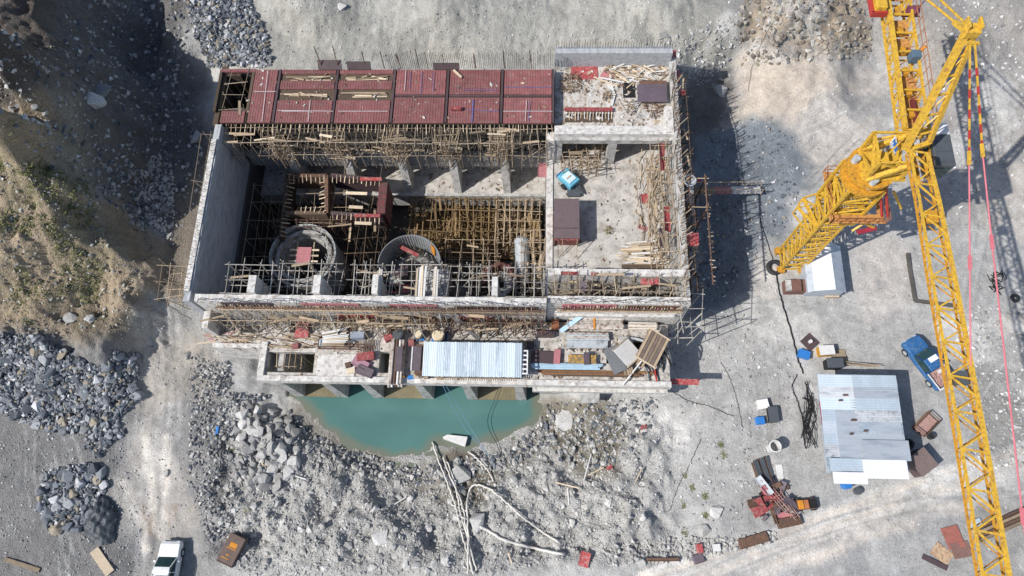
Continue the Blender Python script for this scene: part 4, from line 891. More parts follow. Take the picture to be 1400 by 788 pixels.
# jib
jz = 22.
J = [W(1256,208,21.4), W(1271,275,21.6), W(1290,380,21.9), W(1328,590,22.4), W(1362,788,22.8)]
J.append(J[-1]+(J[-1]-J[-2])*.5)
hw = [.55,.6,.68,.68,.68,.68]; Hj = .55
seq = []
for i in range(len(J)-1):
    m_ = max(1, round((J[i+1]-J[i]).length/1.05))
    for k in range(m_): t = k/m_; seq.append((J[i]+(J[i+1]-J[i])*t, hw[i]+(hw[i+1]-hw[i])*t))
seq.append((J[-1], hw[-1]))
sdj = Vector((1,-.16,0)).normalized()
SECT = 5; nsec = math.ceil((len(seq)-1)/SECT)
for s_ in range(nsec):
    b = MB(); b2_ = MB()
    for i in range(s_*SECT, min(len(seq)-1,(s_+1)*SECT)):
        (p, w), (q_, v) = seq[i], seq[i+1]; dn_ = Vector((0,0,-Hj))
        for sg_ in (-1,1):
            b.bar(p+sdj*w*sg_,q_+sdj*v*sg_,.2 if sg_ > 0 else .13); b2_.bar(p+sdj*w*sg_+dn_,q_+sdj*v*sg_+dn_,.11)
            b2_.bar(p+sdj*w*sg_,q_+sdj*v*sg_+dn_,.06); b2_.bar(p+sdj*w*sg_,p+sdj*w*sg_+dn_,.06)
        if i % 2 == 0: b.bar(p-sdj*w,q_+sdj*v,.1)
        else: b.bar(p+sdj*w,q_-sdj*v,.1)
        if i % 2 == 0: b.bar(p-sdj*w,p+sdj*w,.1); b2_.bar(p-sdj*w+dn_,q_+sdj*v+dn_,.06)
        else: b2_.bar(p+sdj*w+dn_,q_-sdj*v+dn_,.06)
    so_ = b.build('jib_section', yellow, tc); b2_.build('lower_bracing', yellow_d, so_)
for k in (4, 14): p, w = seq[k]; MB().box(p.x-w*.6,p.x+w*.6,p.y-.4,p.y+.4,p.z-.35,p.z-.05).build('trolley_plate', dark_steel if k == 14 else yellow_d, tc)
# ------------------------------------------------------------------ vehicles
def wheel(parent, x, y, z, r=.38, w=.24):
    t = MB().cyl((x-w/2,y,z),(x+w/2,y,z),r,20).build('wheel', rubber, parent, loc=(0,0,0)); s = 1 if x > 0 else -1
    MB().cyl((x+s*(w/2),y,z),(x+s*(w/2+.015),y,z),r*.58,14).build('rim', steel_g, t, loc=(0,0,0))
def loft(secs, close=True):
    "skin through cross-sections given as lists of (x,z) at y"
    b = MB(); n = len(secs[0][1]); vs = []; fs = []
    for y, pr in secs: vs += [(x,y,z) for x,z in pr]
    for i in range(len(secs)-1):
        for k in range(n): fs.append((i*n+k,i*n+(k+1)%n,(i+1)*n+(k+1)%n,(i+1)*n+k))
    fs += [tuple(range(n))[::-1], tuple(range((len(secs)-1)*n,len(secs)*n))]
    return b.add(vs, fs)
def fix(o):
    bm = bmesh.new(); bm.from_mesh(o.data); bmesh.ops.recalc_face_normals(bm, faces=bm.faces); bm.to_mesh(o.data); bm.free(); return o
def sect(w, z0, z1, sh=.12, top=.92): return [(-w,z0),(w,z0),(w,z1-sh),(w*top,z1),(0,z1+.03),(-w*top,z1),(-w,z1-sh)]
# white estate car with a roof rack, nose up the picture
gp = G(235,775); car = thing('parked_car', 'white off-road estate car with a roof rack holding boards, parked on the dusty track', 'car', (gp.x,gp.y-.35,gp.z))
L0 = dict(loc=(0,0,0))
o = fix(loft([(-2.4,sect(.84,.45,.95)),(-2.3,sect(.92,.38,1.02)),(1.0,sect(.94,.36,1.05)),(2.2,sect(.90,.38,.98)),(2.42,sect(.82,.45,.80))]).build('body', white_p, car, **L0, bevel=.04))
ro = fix(loft([(-2.3,sect(.80,1.0,1.72,.2,.85)),(-2.0,sect(.80,1.0,1.84,.2,.85)),(.2,sect(.80,1.0,1.84,.2,.85)),(.42,sect(.80,1.0,1.76,.2,.85)),(1.15,sect(.80,1.0,1.06,.03,.97))]).build('cabin', glass_d, car, **L0))
fix(loft([(-2.25,sect(.72,1.78,1.86,.04,.97)),(.1,sect(.72,1.78,1.88,.04,.97)),(.38,sect(.69,1.74,1.80,.03,.97))]).build('roof', white_p, car, **L0, bevel=.02))
for sx in (-1,1):
    for y in (-2.15,-1.0,-.05): MB().bar((sx*.81,y,1.02),(sx*.73,y,1.80),.07,.09).build('window_pillar', white_p, ro, **L0)
    MB().bar((sx*.80,1.08,1.06),(sx*.70,.38,1.77),.07).build('window_pillar', white_p, ro, **L0)
    MB().box(sx*.62-.16,sx*.62+.16,2.36,2.44,.70,.88).build('headlight', steel_g, car, **L0)
    MB().box(sx*1.02-.09,sx*1.02+.09,.72,.86,1.02,1.2).build('wing_mirror', white_p, car, **L0)
    for y in (-1.45,1.5): wheel(car, sx*.82, y, .38)
rk = MB()
for y in (-1.2,-.75,-.3): rk.bar((-.68,y,1.96),(.68,y,1.96),.04)
for x in (-.68,.68): rk.bar((x,-1.3,1.96),(x,-.2,1.96),.05); rk.bar((x,-1.3,1.86),(x,-1.3,1.96),.04); rk.bar((x,-.2,1.86),(x,-.2,1.96),.04)
rko = rk.build('roof_rack', steel_g, car, **L0)
for i in range(4): MB().box(-.42+i*.15,-.30+i*.15,-1.15,-.35,1.98,2.02).build('roof_board', timber_l if i % 2 else orange_p, rko, **L0)
MB().box(-.85,.85,2.40,2.5,.42,.62).build('bumper', steel_g, car, **L0)
# blue pickup
a, b_ = G(1238,469), G(1285,528); mid = (a+b_)/2; yaw = math.atan2((a-b_).y,(a-b_).x)-math.pi/2
tr = thing('pickup_truck', 'old blue pickup truck with a pinkish load in its white railed bed', 'pickup truck', (mid.x,mid.y,tz(mid.x,mid.y)), yaw)
hl = (a-b_).length/2+.15
o = fix(loft([(-hl,sect(.86,.5,.62)),(-hl+.05,sect(.90,.45,.72)),(.15,sect(.92,.42,.80)),(hl-1.0,sect(.92,.42,1.08)),(hl-.2,sect(.86,.45,1.02)),(hl,sect(.74,.5,.85))]).build('body', blue_p, tr, **L0, bevel=.05))
cbn = fix(loft([(-.75,sect(.80,.8,1.62,.25,.8)),(.25,sect(.82,.8,1.66,.25,.8)),(1.0,sect(.82,.8,1.06,.05,.95))]).build('cab', glass_d, tr, **L0))
fix(loft([(-.78,sect(.70,1.58,1.66,.05,.95)),(.28,sect(.70,1.60,1.70,.05,.95))]).build('cab_roof', blue_p, cbn, **L0, bevel=.03))
MB().box(-.36,.50,-.18,.26,1.74,1.76).build('roof_sticker', white_p, cbn, **L0)
MB().bar((-.55,.85,1.14),(.45,.85,1.14),.14,.03).build('dashboard', straw, cbn, **L0)
for sx in (-1,1): MB().bar((sx*.80,.95,1.06),(sx*.70,.28,1.62),.08).build('window_pillar', blue_dark, cbn, **L0); MB().bar((sx*.82,-.72,.85),(sx*.70,-.76,1.6),.12).build('window_pillar', blue_dark, cbn, **L0)
bd = MB().box(-.86,.86,-hl+.04,-.85,.70,.76).build('bed', dark_steel, tr, **L0)
for q in ((-.90,-.82,-hl,-.85),(.82,.90,-hl,-.85)): MB().box(q[0],q[1],q[2],q[3],.72,1.12).build('bed_side', blue_p, bd, **L0); MB().box(q[0]-.01,q[1]+.01,q[2],q[3],1.122,1.17).build('bed_rail', offwhite, bd, **L0)
MB().box(-.9,.9,-hl-.07,-hl,.70,1.08).build('tailgate', blue_dark, bd, **L0); MB().box(-.92,.92,-hl-.1,-hl+.02,1.085,1.14).build('bed_rail', offwhite, bd, **L0)
g_ = 12; v = []; f = []
for j in range(g_+1):
    for i in range(g_+1): v.append((-.78+1.56*i/g_,-hl+.1+(hl-1.0)*j/g_,.86+R(-.04,.08)))
for j in range(g_):
    for i in range(g_): f.append((j*(g_+1)+i,j*(g_+1)+i+1,(j+1)*(g_+1)+i+1,(j+1)*(g_+1)+i))
link_mesh('load', v, f, M('pinkish_load', (.36,.22,.19), var=.35, scale=5), bd, loc=(0,0,0)); MB().box(.1,.5,-1.3,-1.0,.92,1.0).build('loose_board', offwhite, bd, **L0)
for sx in (-1,1):
    MB().box(sx*.5-.12,sx*.5+.12,hl-.06,hl+.03,.72,.9).build('headlight', steel_g, tr, **L0)
    for y in (-hl+.8,hl-.85): wheel(tr, sx*.80, y, .36)
MB().box(-.8,.8,hl-.02,hl+.1,.5,.64).build('bumper', steel_g, tr, **L0)
# ------------------------------------------------------------------ yard: sheds, boxes, crates
tin_w2 = M('dull_white_sheet', (.58,.60,.62), rough=.5, var=.14, scale=1.2, stretch=(.3,1.2,1), col2=(.38,.41,.45))
SH1 = M('slate_sheet', (.27,.32,.37), rough=.5, var=.3, scale=1.2, stretch=(.4,1.2,1), col2=(.42,.47,.52)); SH2 = M('ashen_sheet', (.46,.48,.50), rough=.5, var=.25, scale=1.5, col2=(.26,.28,.3), c2lo=.5, c2hi=.68)
def roof_sheets(name, x0, x1, y0_, y1_, z, nrow, col_split, mats, parent, drop=.35, corr=.19):
    "corrugated sheets laid in rows; each sheet a child of its own"
    for r in range(nrow):
        ya, yb = y1_-(y1_-y0_)*(r+1)/nrow-.06, y1_-(y1_-y0_)*r/nrow; cs = [x0]+[x0+(x1-x0)*(s_+R(-.02,.02)) for s_ in col_split]+[x1]
        for k in range(len(cs)-1):
            b = MB(); n = max(4,int((yb-ya)/corr)*2); vs = []; fs = []; zz = z-r*.03+k*.03
            for i in range(n+1):
                y = ya+(yb-ya)*i/n; h = .014 if i % 2 else 0.; vs += [(cs[k]-.05,y,zz+h),(cs[k+1]+.03,y,zz+h-.05)]
            for i in range(n): fs.append((2*i,2*i+1,2*i+3,2*i+2))
            b.add(vs, fs); b.build(name, mats[(r*7+k*3) % len(mats)], parent)
sa, sb_ = W(1116,512,2.9), W(1236,658,2.9)
sh = wthing('workshop_shed', 'workshop shed with a patched corrugated zinc roof, near the blue pickup', 'shed', ((sa.x+sb_.x)/2,(sa.y+sb_.y)/2,0))
x0, x1, y0_, y1_ = sa.x+.1, W(1222,512,2.9).x+.1, sb_.y, sa.y
roof_sheets('roof_sheet', x0, x1, y0_+.9, y1_, 2.95, 8, (.44,), [tin_b,tin_g,tin_w2,tin_b2,SH1,tin_b,SH2,tin_w2,tin_b2], sh)
roof_sheets('roof_sheet', x0+.15, x0+(x1-x0)*.5, y0_+.75, y0_+1.7, 2.99, 1, (), [MATS['purple_film_plywood'] if 0 else tin_b2], sh)
MB().box(x0+(x1-x0)*.42,W(1238,630,2.9).x,W(1200,655,2.9).y,W(1200,629,2.9).y,3.02,3.06).build('roof_sheet', tin_w, sh); MB().box(x0+.25,x0+(x1-x0)*.46,W(1160,662,2.9).y,W(1160,646,2.9).y,2.97,3.0).build('roof_sheet', tin_w, sh)
MB().box(x0+(x1-x0)*.45,x1+.2,W(1200,630,2.9).y,W(1200,602,2.9).y,2.98,3.0).build('roof_sheet', tin_g, sh)
MB().box(x0+1.05,x1-.1,y0_+.8,y1_-.25,-.5,2.85).build('wall', tin_g, sh); MB().box(x0+.5,x0+.58,y0_+4.6,y0_+6.6,1.2,2.75).build('door_panel', red_p, sh)
for i in range(5): a = (x0+R(.5,5),y0_+R(2,8),3.0); MB().box(a[0],a[0]+R(.2,.5),a[1],a[1]+.14,3.0,3.08).build('roof_weight', rust, sh)
# white hut by the crane foot
ha, hb = W(1109,398,1.9), W(1150,340,1.9)
ht = wthing('hut', 'small white barrel roofed hut beside the crane foot', 'hut', ((ha.x+hb.x)/2,(ha.y+hb.y)/2,0))
hx0, hx1, hy0, hy1 = ha.x-.1, hb.x+.1, ha.y, W(1130,334,1.9).y
for k, (s0, s1, z0, z1, m_) in enumerate(((.0,.12,1.4,1.95,tin_g),(.12,.62,1.95,2.4,tin_w),(.62,1.,2.4,1.5,tin_g))):
    xa, xb = hx0+(hx1-hx0)*s0, hx0+(hx1-hx0)*s1; MB().hexa([(xa,hy0,z0-.04),(xb,hy0,z1-.04),(xb,hy1,z1-.04),(xa,hy1,z0-.04)],[(xa,hy0,z0),(xb,hy0,z1),(xb,hy1,z1),(xa,hy1,z0)]).build('roof_sheet', m_, ht)
MB().box(hx0+.05,hx1-.1,hy0+.15,hy1-.1,-.2,1.4).build('wall', tin_g, ht)
MB().add([(hx0+.1,hy0+.1,1.4),(hx1-.1,hy0+.1,1.4),(hx0+(hx1-hx0)*.62,hy0+.1,2.36),(hx0+.35,hy0+.1,1.9)],[(0,1,2,3)]).build('gable', tin_b2, ht)
def boxy(name, label, cat, px, py, w, l, h, mat, rz=0., lid=None, dz=0., z=None, group=None, rim=True, bevel=.03):
    p = G(px,py) if z is None else W(px,py,z)
    o = MB().box(-w/2,w/2,-l/2,l/2,-.05,h).build(name, mat, loc=(p.x,p.y,p.z+dz), bevel=bevel); o.rotation_euler = (0,0,rz); tag(o, label, cat, group)
    if lid: MB().box(-w/2-.03,w/2+.03,-l/2-.03,l/2+.03,h+.003,h+.05).build('lid', lid, o, loc=(0,0,0))
    elif rim:
        for k in range(2): MB().box(-w/2+.05,w/2-.05,(-l/2+.02) if k else (l/2-.06),(-l/2+.06) if k else (l/2-.02),h+.002,h+.05).build('rib', mat, o, loc=(0,0,0))
    return o
rb = boxy('steel_box','rusty brown steel box with a grey end, by the white hut','box',1090,395,2.7,1.15,.9,M('box_rust',(.17,.085,.065),var=.3,scale=2)); MB().box(-1.36,-.82,-.58,.58,.91,.95).build('grey_end', concrete, rb, loc=(0,0,0)); MB().bar((.1,-.6,.96),(.1,.6,.96),.06).build('strap', black, rb, loc=(0,0,0))
boxy('wooden_crate','low timber crate with pale lid in front of the white hut','crate',1136,404,1.2,.6,.4,timber_l,.02)
pl_ = boxy('plywood_sheet','dark brown plywood square with a white can on it, lying on the gravel','plywood sheet',1107,468,1.25,1.25,.06,brown_ply,.72,rim=False); 
gp = G(1107,468); tag(MB().cyl((0,0,0),(0,0,.3),.16,16).cyl((0,0,.3),(0,0,.32),.12,16).build('paint_can', offwhite, loc=(gp.x,gp.y,gp.z+.06)), 'white can standing on the dark brown plywood square', 'can')
boxy('plastic_crate','bright blue crate beside the black cable','crate',1097,486,.95,.65,.5,blue_pl,-.3,blue_pl)
boxy('generator_set','white and yellow generator box by the shed roof corner','generator',1126,482,1.25,.8,.8,yellow_d,.08,offwhite); boxy('steel_tank','black square tank against the top edge of the shed','tank',1136,500,1.35,.8,1.,black,.03,dark_steel)
boxy('pallet','worn sandy pallet beside the white and yellow generator','pallet',1147,488,1.2,1.2,.15,straw,.1)
for i in range(7): a = G(1150+i*5,497+R(-2,2)); tag(stick('timber_pole', (a.x-R(.8,1.5),a.y,.1+i*.05),(a.x+R(1,1.8),a.y-R(.1,.5),.15+i*.05), .05, timber, kind='board'), 'long timber pole lying along the top edge of the shed', 'pole', 'timber poles along the top edge of the shed')
boxy('rubbish_box','white cardboard box in the small rubbish heap left of the shed','box',1041,554,.9,.75,.5,offwhite,.2,white_p); boxy('rubbish_box','blue crate of rags in the small rubbish heap left of the shed','crate',1038,576,.75,.65,.4,blue_pl,.1); boxy('rubbish_box','dark open box in the small rubbish heap left of the shed','box',1055,568,.8,1.3,.5,black,.05,dark_steel)
gp = G(1054,613); dr = thing('concrete_pipe','pale upright concrete pipe standing open on the gravel','pipe',(gp.x,gp.y,gp.z)); MB().lathe((0,0,0),[(.42,0),(.5,1.2),(.52,1.3),(.44,1.32),(.42,1.28),(.38,.2),(0.,.15)],28).build('pipe_shell', offwhite, dr, loc=(0,0,0), smooth=False)
MB().lathe((0,0,.7),[(.47,0),(.50,.03),(.485,.08)],28).build('rim_band', concrete, dr, loc=(0,0,0))
hd = thing('sheet_stack','small stack of dark corrugated sheets above the red scrap heap','sheet stack',G(1042,645))
for i in range(8):
    MB().bar((-.75+i*.2,-1.0+R(-.1,.1),.1+.05*(i%3)),(-.65+i*.2,1.0+R(-.15,.1),.3+.06*(i%3)),.2,.05).build('sheet', dark_steel if i%3 else rust, hd, loc=(0,0,0))
hd.rotation_euler = (0,.12,.35)
boxy('board','pale board lying beside the stack of dark sheets','board',1066,645,.55,1.2,.06,offwhite,.05,rim=False)
# red scrap heap
scr = 'red and purple steel scrap heaped at the road edge'
for i in range(26):
    p = G(1032+R(0,52),680+R(-18,30)); m_ = random.choice((red_p,pink_p,brown_ply,rust,rust,purple_ply,steel_g)); w, l = R(.15,.7), R(.5,1.8)
    o = MB().box(-w/2,w/2,-l/2,l/2,-.03,.04).box(-w/2,-w/2+.05,-l/2,l/2,.04,.12).box(w/2-.05,w/2,-l/2,l/2,.04,.12).build('scrap_panel', m_, loc=(p.x,p.y,p.z+R(.05,.6)))
    o.rotation_euler = (R(-.3,.3),R(-.3,.3),R(0,3.1)); tag(o, 'red or purple steel panel in the scrap heap at the road edge', 'scrap panel', scr)
for px, py, w, l, rz, m_, t in ((1034,693,1.25,1.3,.5,red_p,'biggest red panel, at the left of the scrap heap'),(1045,672,.5,.5,.2,red_p,'small square red panel at the top of the scrap heap'),(1078,690,.9,.9,.4,purple_ply,'square purple panel at the right of the scrap heap')):
    p = G(px,py); o = MB().box(-w/2,w/2,-l/2,l/2,.5,.56).box(-w/2,w/2,-l/2,-l/2+.06,.56,.62).box(-w/2,w/2,l/2-.06,l/2,.56,.62).build('scrap_panel', m_, loc=p); o.rotation_euler = (.1,-.12,rz); tag(o,t,'scrap panel',scr)
for k in range(3):
    fr = wthing('ladder_frame','pinkish ladder frame lying across the red scrap heap','frame',G(1052+k*8,680+k*8)+Vector((0,0,.6)),'ladder frames on the red scrap heap'); a = G(1040+k*9,668+k*4)+Vector((0,0,.6)); c = G(1072+k*6,704+k*4)+Vector((0,0,.75)); s_ = Vector((.35,.25,0))
    for q in (0,1): stick('rail', a+s_*q, c+s_*q, .03, MATS['pinkish_load'], fr)
    for j in range(6): t = (j+.5)/6; stick('rung', a+(c-a)*t, a+(c-a)*t+s_, .024, MATS['pinkish_load'], fr)
boxy('rusty_girder','dark rusty trough on the road edge below the scrap heap','trough',1078,714,2.0,.75,.35,rust,.22); boxy('rusty_girder','long brown trough left of the scrap heap at the road edge','trough',1029,739,2.5,.8,.35,rust,.3)
boxy('rusty_girder','thin brown beam at the stony road edge','beam',906,765,2.7,.3,.25,rust,.03); boxy('steel_box','red box standing at the stony road edge','box',956,750,.5,.75,.4,red_p,.2); boxy('steel_box','grey purple box at the stony road edge','box',954,764,.9,.75,.35,purple_ply,.3); boxy('steel_box','small black box beside the red box at the road edge','box',978,749,.6,.5,.4,black,.1,offwhite)
ex = thing('small_roller','small rusty orange engine on the gravel by the scrap heap','engine',G(1100,690),.1); MB().box(-.9,.9,-.42,.42,.1,.45).build('chassis', rust, ex, loc=(0,0,0), bevel=.04); MB().box(-.75,-.3,-.36,.36,.452,.75).build('engine_block', orange_p, ex, loc=(0,0,0), bevel=.05); MB().box(-.25,.15,-.36,.36,.452,.68).build('engine_block', M('rusty_orange',(.35,.13,.05),var=.3), ex, loc=(0,0,0), bevel=.05); MB().box(.25,.85,-.36,.36,.452,.55).build('engine_bay', black, ex, loc=(0,0,0))
for sx in (-.6,.6):
    for sy in (-.45,.45): MB().cyl((sx,sy-.08,.2),(sx,sy+.08,.2),.22,14).build('wheel', rubber, ex, loc=(0,0,0))
tag(MB().cyl((0,0,0),(0,0,.9),.34,18).cyl((0,0,.9),(0,0,.93),.28,18).build('barrel', blue_pl, loc=G(1154,664)), 'blue barrel standing at the bottom edge of the shed', 'barrel')
tag(MB().cyl((0,0,0),(0,0,.5),.3,16).cyl((0,0,.5),(0,0,.52),.2,16).build('bucket', dark_steel, loc=G(1171,672)), 'dark bucket on the gravel below the shed', 'bucket')
# things right of the shed
fo = wthing('square_rack','open rusty square rack with boards inside, on the gravel right of the shed','rack',G(1264,580)); cs_ = [G(*q,.1) for q in ((1247,585),(1267,564),(1281,577),(1262,597))]
for i in range(4): stick('rail', cs_[i], cs_[(i+1)%4], .1, rust, fo, 'board'); stick('corner_post', cs_[i], cs_[i]+Vector((0,0,.5)), .07, rust, fo, 'board'); stick('rail', cs_[i]+Vector((0,0,.5)), cs_[(i+1)%4]+Vector((0,0,.5)), .07, rust, fo, 'board')
MB().hexa([cs_[0]+Vector((0,0,-.08)),cs_[3]+Vector((0,0,-.08)),cs_[2]+Vector((0,0,-.08)),cs_[1]+Vector((0,0,-.08))],[cs_[0]+Vector((0,0,.02)),cs_[3]+Vector((0,0,.02)),cs_[2]+Vector((0,0,.02)),cs_[1]+Vector((0,0,.02))]).build('floor_board', MATS['pinkish_load'], fo)
rs = boxy('tool_hut','small brown sheet hut against the right wall of the shed','hut',1251,634,1.7,1.7,1.35,brown_ply,.6,M('hut_roof',(.17,.125,.115),var=.2))
for (px,py,r_,l,m_) in ((1271,597,.28,'small grey tyre by the open rusty rack',rubber),(1240,608,.42,'black drum in the shade of the shed wall',rubber),(1262,643,.32,'dark green barrel beside the brown hut',M('green_barrel',(.03,.08,.06)))):
    tag(MB().lathe((0,0,0),[(r_*.55,0),(r_,.02),(r_,.45),(r_*.9,.5),(r_*.55,.46),(r_*.5,.3),(0,.28)],20).build('drum', m_, loc=G(px,py)), l, 'drum')
def tyre(label, px, py, R_=.62, r_=.2, dz=.2):
    p = G(px,py); b = MB(); b.lathe((0,0,0),[(R_-r_+r_*math.cos(t)*.95+.0, r_*math.sin(t)) for t in [i*2*math.pi/12 for i in range(13)]],40); o = b.build('tyre', rubber, loc=(p.x,p.y,p.z+dz), smooth=True); tag(o, label, 'tyre'); return o
tyre('big black tyre lying on the concrete strip by the crane foot', 1058, 367, .78, .2)
tyre('single black tyre on the gravel right of the red pendants', 1386, 409, .42, .15)
# flat rusty sheets bottom right
for q in ((1302,735,1.35,1.7,.25,M('rust_red_sheet',(.30,.105,.08),var=.25,scale=3),'big rust red sheet lying on the gravel at the lower road edge'),(1313,752,1.5,1.2,.2,M('rust_brown_sheet',(.21,.115,.095),var=.25),'brown rusty sheet overlapping the rust red one'),(1287,757,1.5,1.1,-.7,M('sandy_sheet',(.45,.32,.20),var=.35,scale=3,col2=(.3,.13,.08)),'sandy peeling sheet left of the rust red one'),(1277,769,2.0,.4,-.45,brown_ply,'narrow dark board at the lower left of the rusty sheets'),(1335,722,1.1,1.3,.3,tin_b2,'grey blue sheet under the crane jib')):
    p = G(q[0],q[1]); o = MB().box(-q[2]/2,q[2]/2,-q[3]/2,q[3]/2,-.02,.05).build('rusty_sheet', q[5], loc=(p.x,p.y,p.z+.06+R(0,.06))); o.rotation_euler = (R(-.05,.05),R(-.05,.05),q[4]); tag(o, q[6], 'metal sheet')
a, c = G(1333,733), G(1400,703); bm_ = wthing('timber_raft','long brown timber raft lying across the road edge under the jib','timber raft',a)
for i in range(4): s_ = Vector((.08,-.27,0))*(i-1.5); stick('beam', a+s_+Vector((0,0,.2)), c+s_+Vector((.3,.1,.25)), .26, timber if i % 2 else rust, bm_, 'board', .2)
sheet('sandy square slab half out of the frame beyond the red pendants', 1370,431,1402,456, .3, concrete_floor, 'slab', 'slab', .1, rz=-.1)
sw = wthing('kerb_wall','low dark bent kerb of a dug footing beside the crane jib','kerb',G(1250,390))
for a, c in (((1240,347),(1243,370)),((1243,370),(1250,412)),((1250,412),(1305,419))): MB().bar(G(*a,.1),G(*c,.1),.25,.35).build('kerb_length', concrete_d, sw)
jk = wthing('cable_tangle','dark tangled cables on the gravel beside the red pendant','cables',G(1362,385))
for i in range(9): 
    p = G(1362+R(-6,6),385+R(-14,14)); MB().tube([p+Vector((R(-.6,.6),R(-.6,.6),R(.03,.25))) for _ in range(5)], .04, 5).build('cable', black, jk)
# cables and hoses
def line(name, label, cat, pts, r, mat, dz=.08, n=10, group=None, wob=.15):
    P_ = [G(*p) if len(p) == 2 else W(*p) for p in pts]; out = []
    for i in range(len(P_)-1):
        for k in range(n):
            t = k/n; q0, q1, q2, q3 = P_[max(i-1,0)], P_[i], P_[i+1], P_[min(i+2,len(P_)-1)]
            out.append(.5*((2*q1)+(q2-q0)*t+(2*q0-5*q1+4*q2-q3)*t*t+(3*q1-q0-3*q2+q3)*t**3))
    out.append(P_[-1])
    if len(pts[0]) == 2: out = [Vector((p.x+R(-wob,wob)*.3,p.y+R(-wob,wob)*.3,tz(p.x,p.y)+dz)) for p in out]
    return tag(MB().tube(out, r, 6).build(name, mat, smooth=True), label, cat, group)
line('power_cable','thick black cable running from the tyre to the shed corner','cable',[(1061,376),(1068,410),(1080,450),(1090,490),(1098,512)],.06,black)
line('power_cable','thin dark cable from the big tyre up the gravel','cable',[(1057,357),(1048,330),(1038,300)],.03,black)
line('power_cable','black cable curling down the left side of the shed','cable',[(1090,512),(1083,530),(1090,550),(1098,580),(1095,600)],.04,black)
for i in range(12): line('power_cable','black cable in the tangle left of the shed','cable',[(1098+R(-4,14),520+R(0,40)),(1105+R(-8,10),550+R(-10,20)),(1100+R(-6,14),575+R(-10,15)),(1108+R(-8,8),600+R(-10,20))],.035,black,R(.05,.4),6,'cable tangle left of the shed')
line('power_cable','thin cable crossing the pale gravel right of the tailrace deck','cable',[(918,535),(940,548),(965,555),(1003,570)],.02,black)
line('power_cable','thin cable winding up the bank at the upper right','cable',[(1062,18),(1032,80),(1025,110),(1022,125)],.015,black)
line('power_cable','dark cable along the right edge of the rubble','cable',[(985,495),(998,520),(1010,560),(1015,590)],.015,black); line('power_cable','thin dark cable in the weedy gravel','cable',[(958,600),(940,640),(925,670),(915,700)],.016,black)
line('power_cable','thin cable on the slope above the building corner','cable',[(215,408),(240,425),(262,437)],.015,black)
for k, pts in enumerate([[(592,605),(600,630),(612,660),(625,700),(636,745),(648,785)],[(606,625),(615,650),(632,690),(640,740),(645,782)],[(612,632),(622,660),(630,700),(642,745),(652,780)]]):
    line('white_hose','long pale hose hanging down the rubble from the pool, one of three side by side','hose',pts,.075,hose_w,.3,10,'three long pale hoses on the rubble')
line('white_hose','fat white hose lying across the rubble towards the red sheet','hose',[(626,705),(660,722),(700,742),(772,758)],.13,hose_w,.25)
line('white_hose','pale hose arching over the rubble above the fat white one','hose',[(640,785),(641,740),(640,680),(650,664),(668,668),(690,685),(720,712),(765,742)],.085,hose_w,.35)
line('white_hose','short bent hose at the pool edge by the boat shaped slab','hose',[(640,618),(655,630),(668,645),(675,658)],.07,hose_w,.25)
for k, t in enumerate((((607,522,3.1),(640,580,-1.5),(674,632,-2.2)),((603,522,3.1),(632,580,-1.3),(666,622,-2.3)))): line('mooring_rope','thin blue rope strung from the deck over the pool to the shore, one of two','rope',t,.022,rope_b,group='two blue ropes over the pool')

st_ = boxy('steel_skip','rusty brown open steel box with orange marks, right of the white car','skip',320,752,1.5,2.5,.7,MATS['rust_brown_box'] if 'rust_brown_box' in MATS else M('rust_brown_box',(.13,.09,.075),var=.3,scale=2),-.38)
for q in ((-.3,.2,.35,.6),(-.45,.05,.4,.12),(-.2,-.5,.1,-.42),(-.5,-.8,.2,-.74)): MB().box(q[0],q[2],min(q[1],q[3]),max(q[1],q[3]),.705,.715).build('paint_mark',orange_p,st_,loc=(0,0,0))
# ------------------------------------------------------------------ things on the loading bay floor
sa, sb_ = W(757,326,4.9), W(792,272,4.9)
bs = wthing('bay_shed','small shed with a flat brown roof on a red frame, on the loading bay floor','shed',((sa.x+sb_.x)/2,(sa.y+sb_.y)/2,3))
MB().box(sa.x,sb_.x,sa.y,sb_.y,4.85,4.93).build('roof', MATS['purple_film_plywood'] if 0 else M('shed_roof_brown',(.13,.095,.10),var=.18,scale=2), bs)
MB().box(sa.x+.1,sb_.x-.1,sa.y+.15,sb_.y-.1,3.0,4.84).build('wall', M('shed_wall_red',(.17,.06,.05),var=.3), bs)
for x in (sa.x+.05, sb_.x-.12):
    for y in (sa.y+.02, sb_.y-.1): MB().box(x,x+.08,y,y+.08,3,4.85).build('post', rust, bs)
MB().box(sa.x,sb_.x,sa.y-.06,sa.y+.0,4.45,4.8).build('fascia', red_p, bs); MB().box(sa.x,sb_.x,sa.y+(sb_.y-sa.y)*.24,sa.y+(sb_.y-sa.y)*.26,4.94,4.96).build('roof_seam', brown_ply, bs)
for x,l in ((sa.x+.4,1.1),(sa.x+.8,.9),(sb_.x-.2,1.2)): stick('loose_bar',(x,sa.y-.05,4.9),(x+R(-.05,.05),sa.y-l,3.1),.03,timber,bs)
mp_ = W(777,250,3); mx = thing('mobile_mixer','light blue towed compressor with a pale lid, standing askew beside the bay shed','compressor',mp_,.78)
MB().box(-.62,.62,-.85,.85,.35,1.05).build('body', blue_l, mx, loc=(0,0,0), bevel=.08); MB().box(-.45,.45,-.55,.5,1.052,1.14).build('lid', M('pale_blue_lid',(.55,.68,.74)), mx, loc=(0,0,0), bevel=.03); MB().box(-.3,.25,-.1,.05,1.142,1.19).build('handle', M('tan_strap',(.45,.33,.25)), mx, loc=(0,0,0))
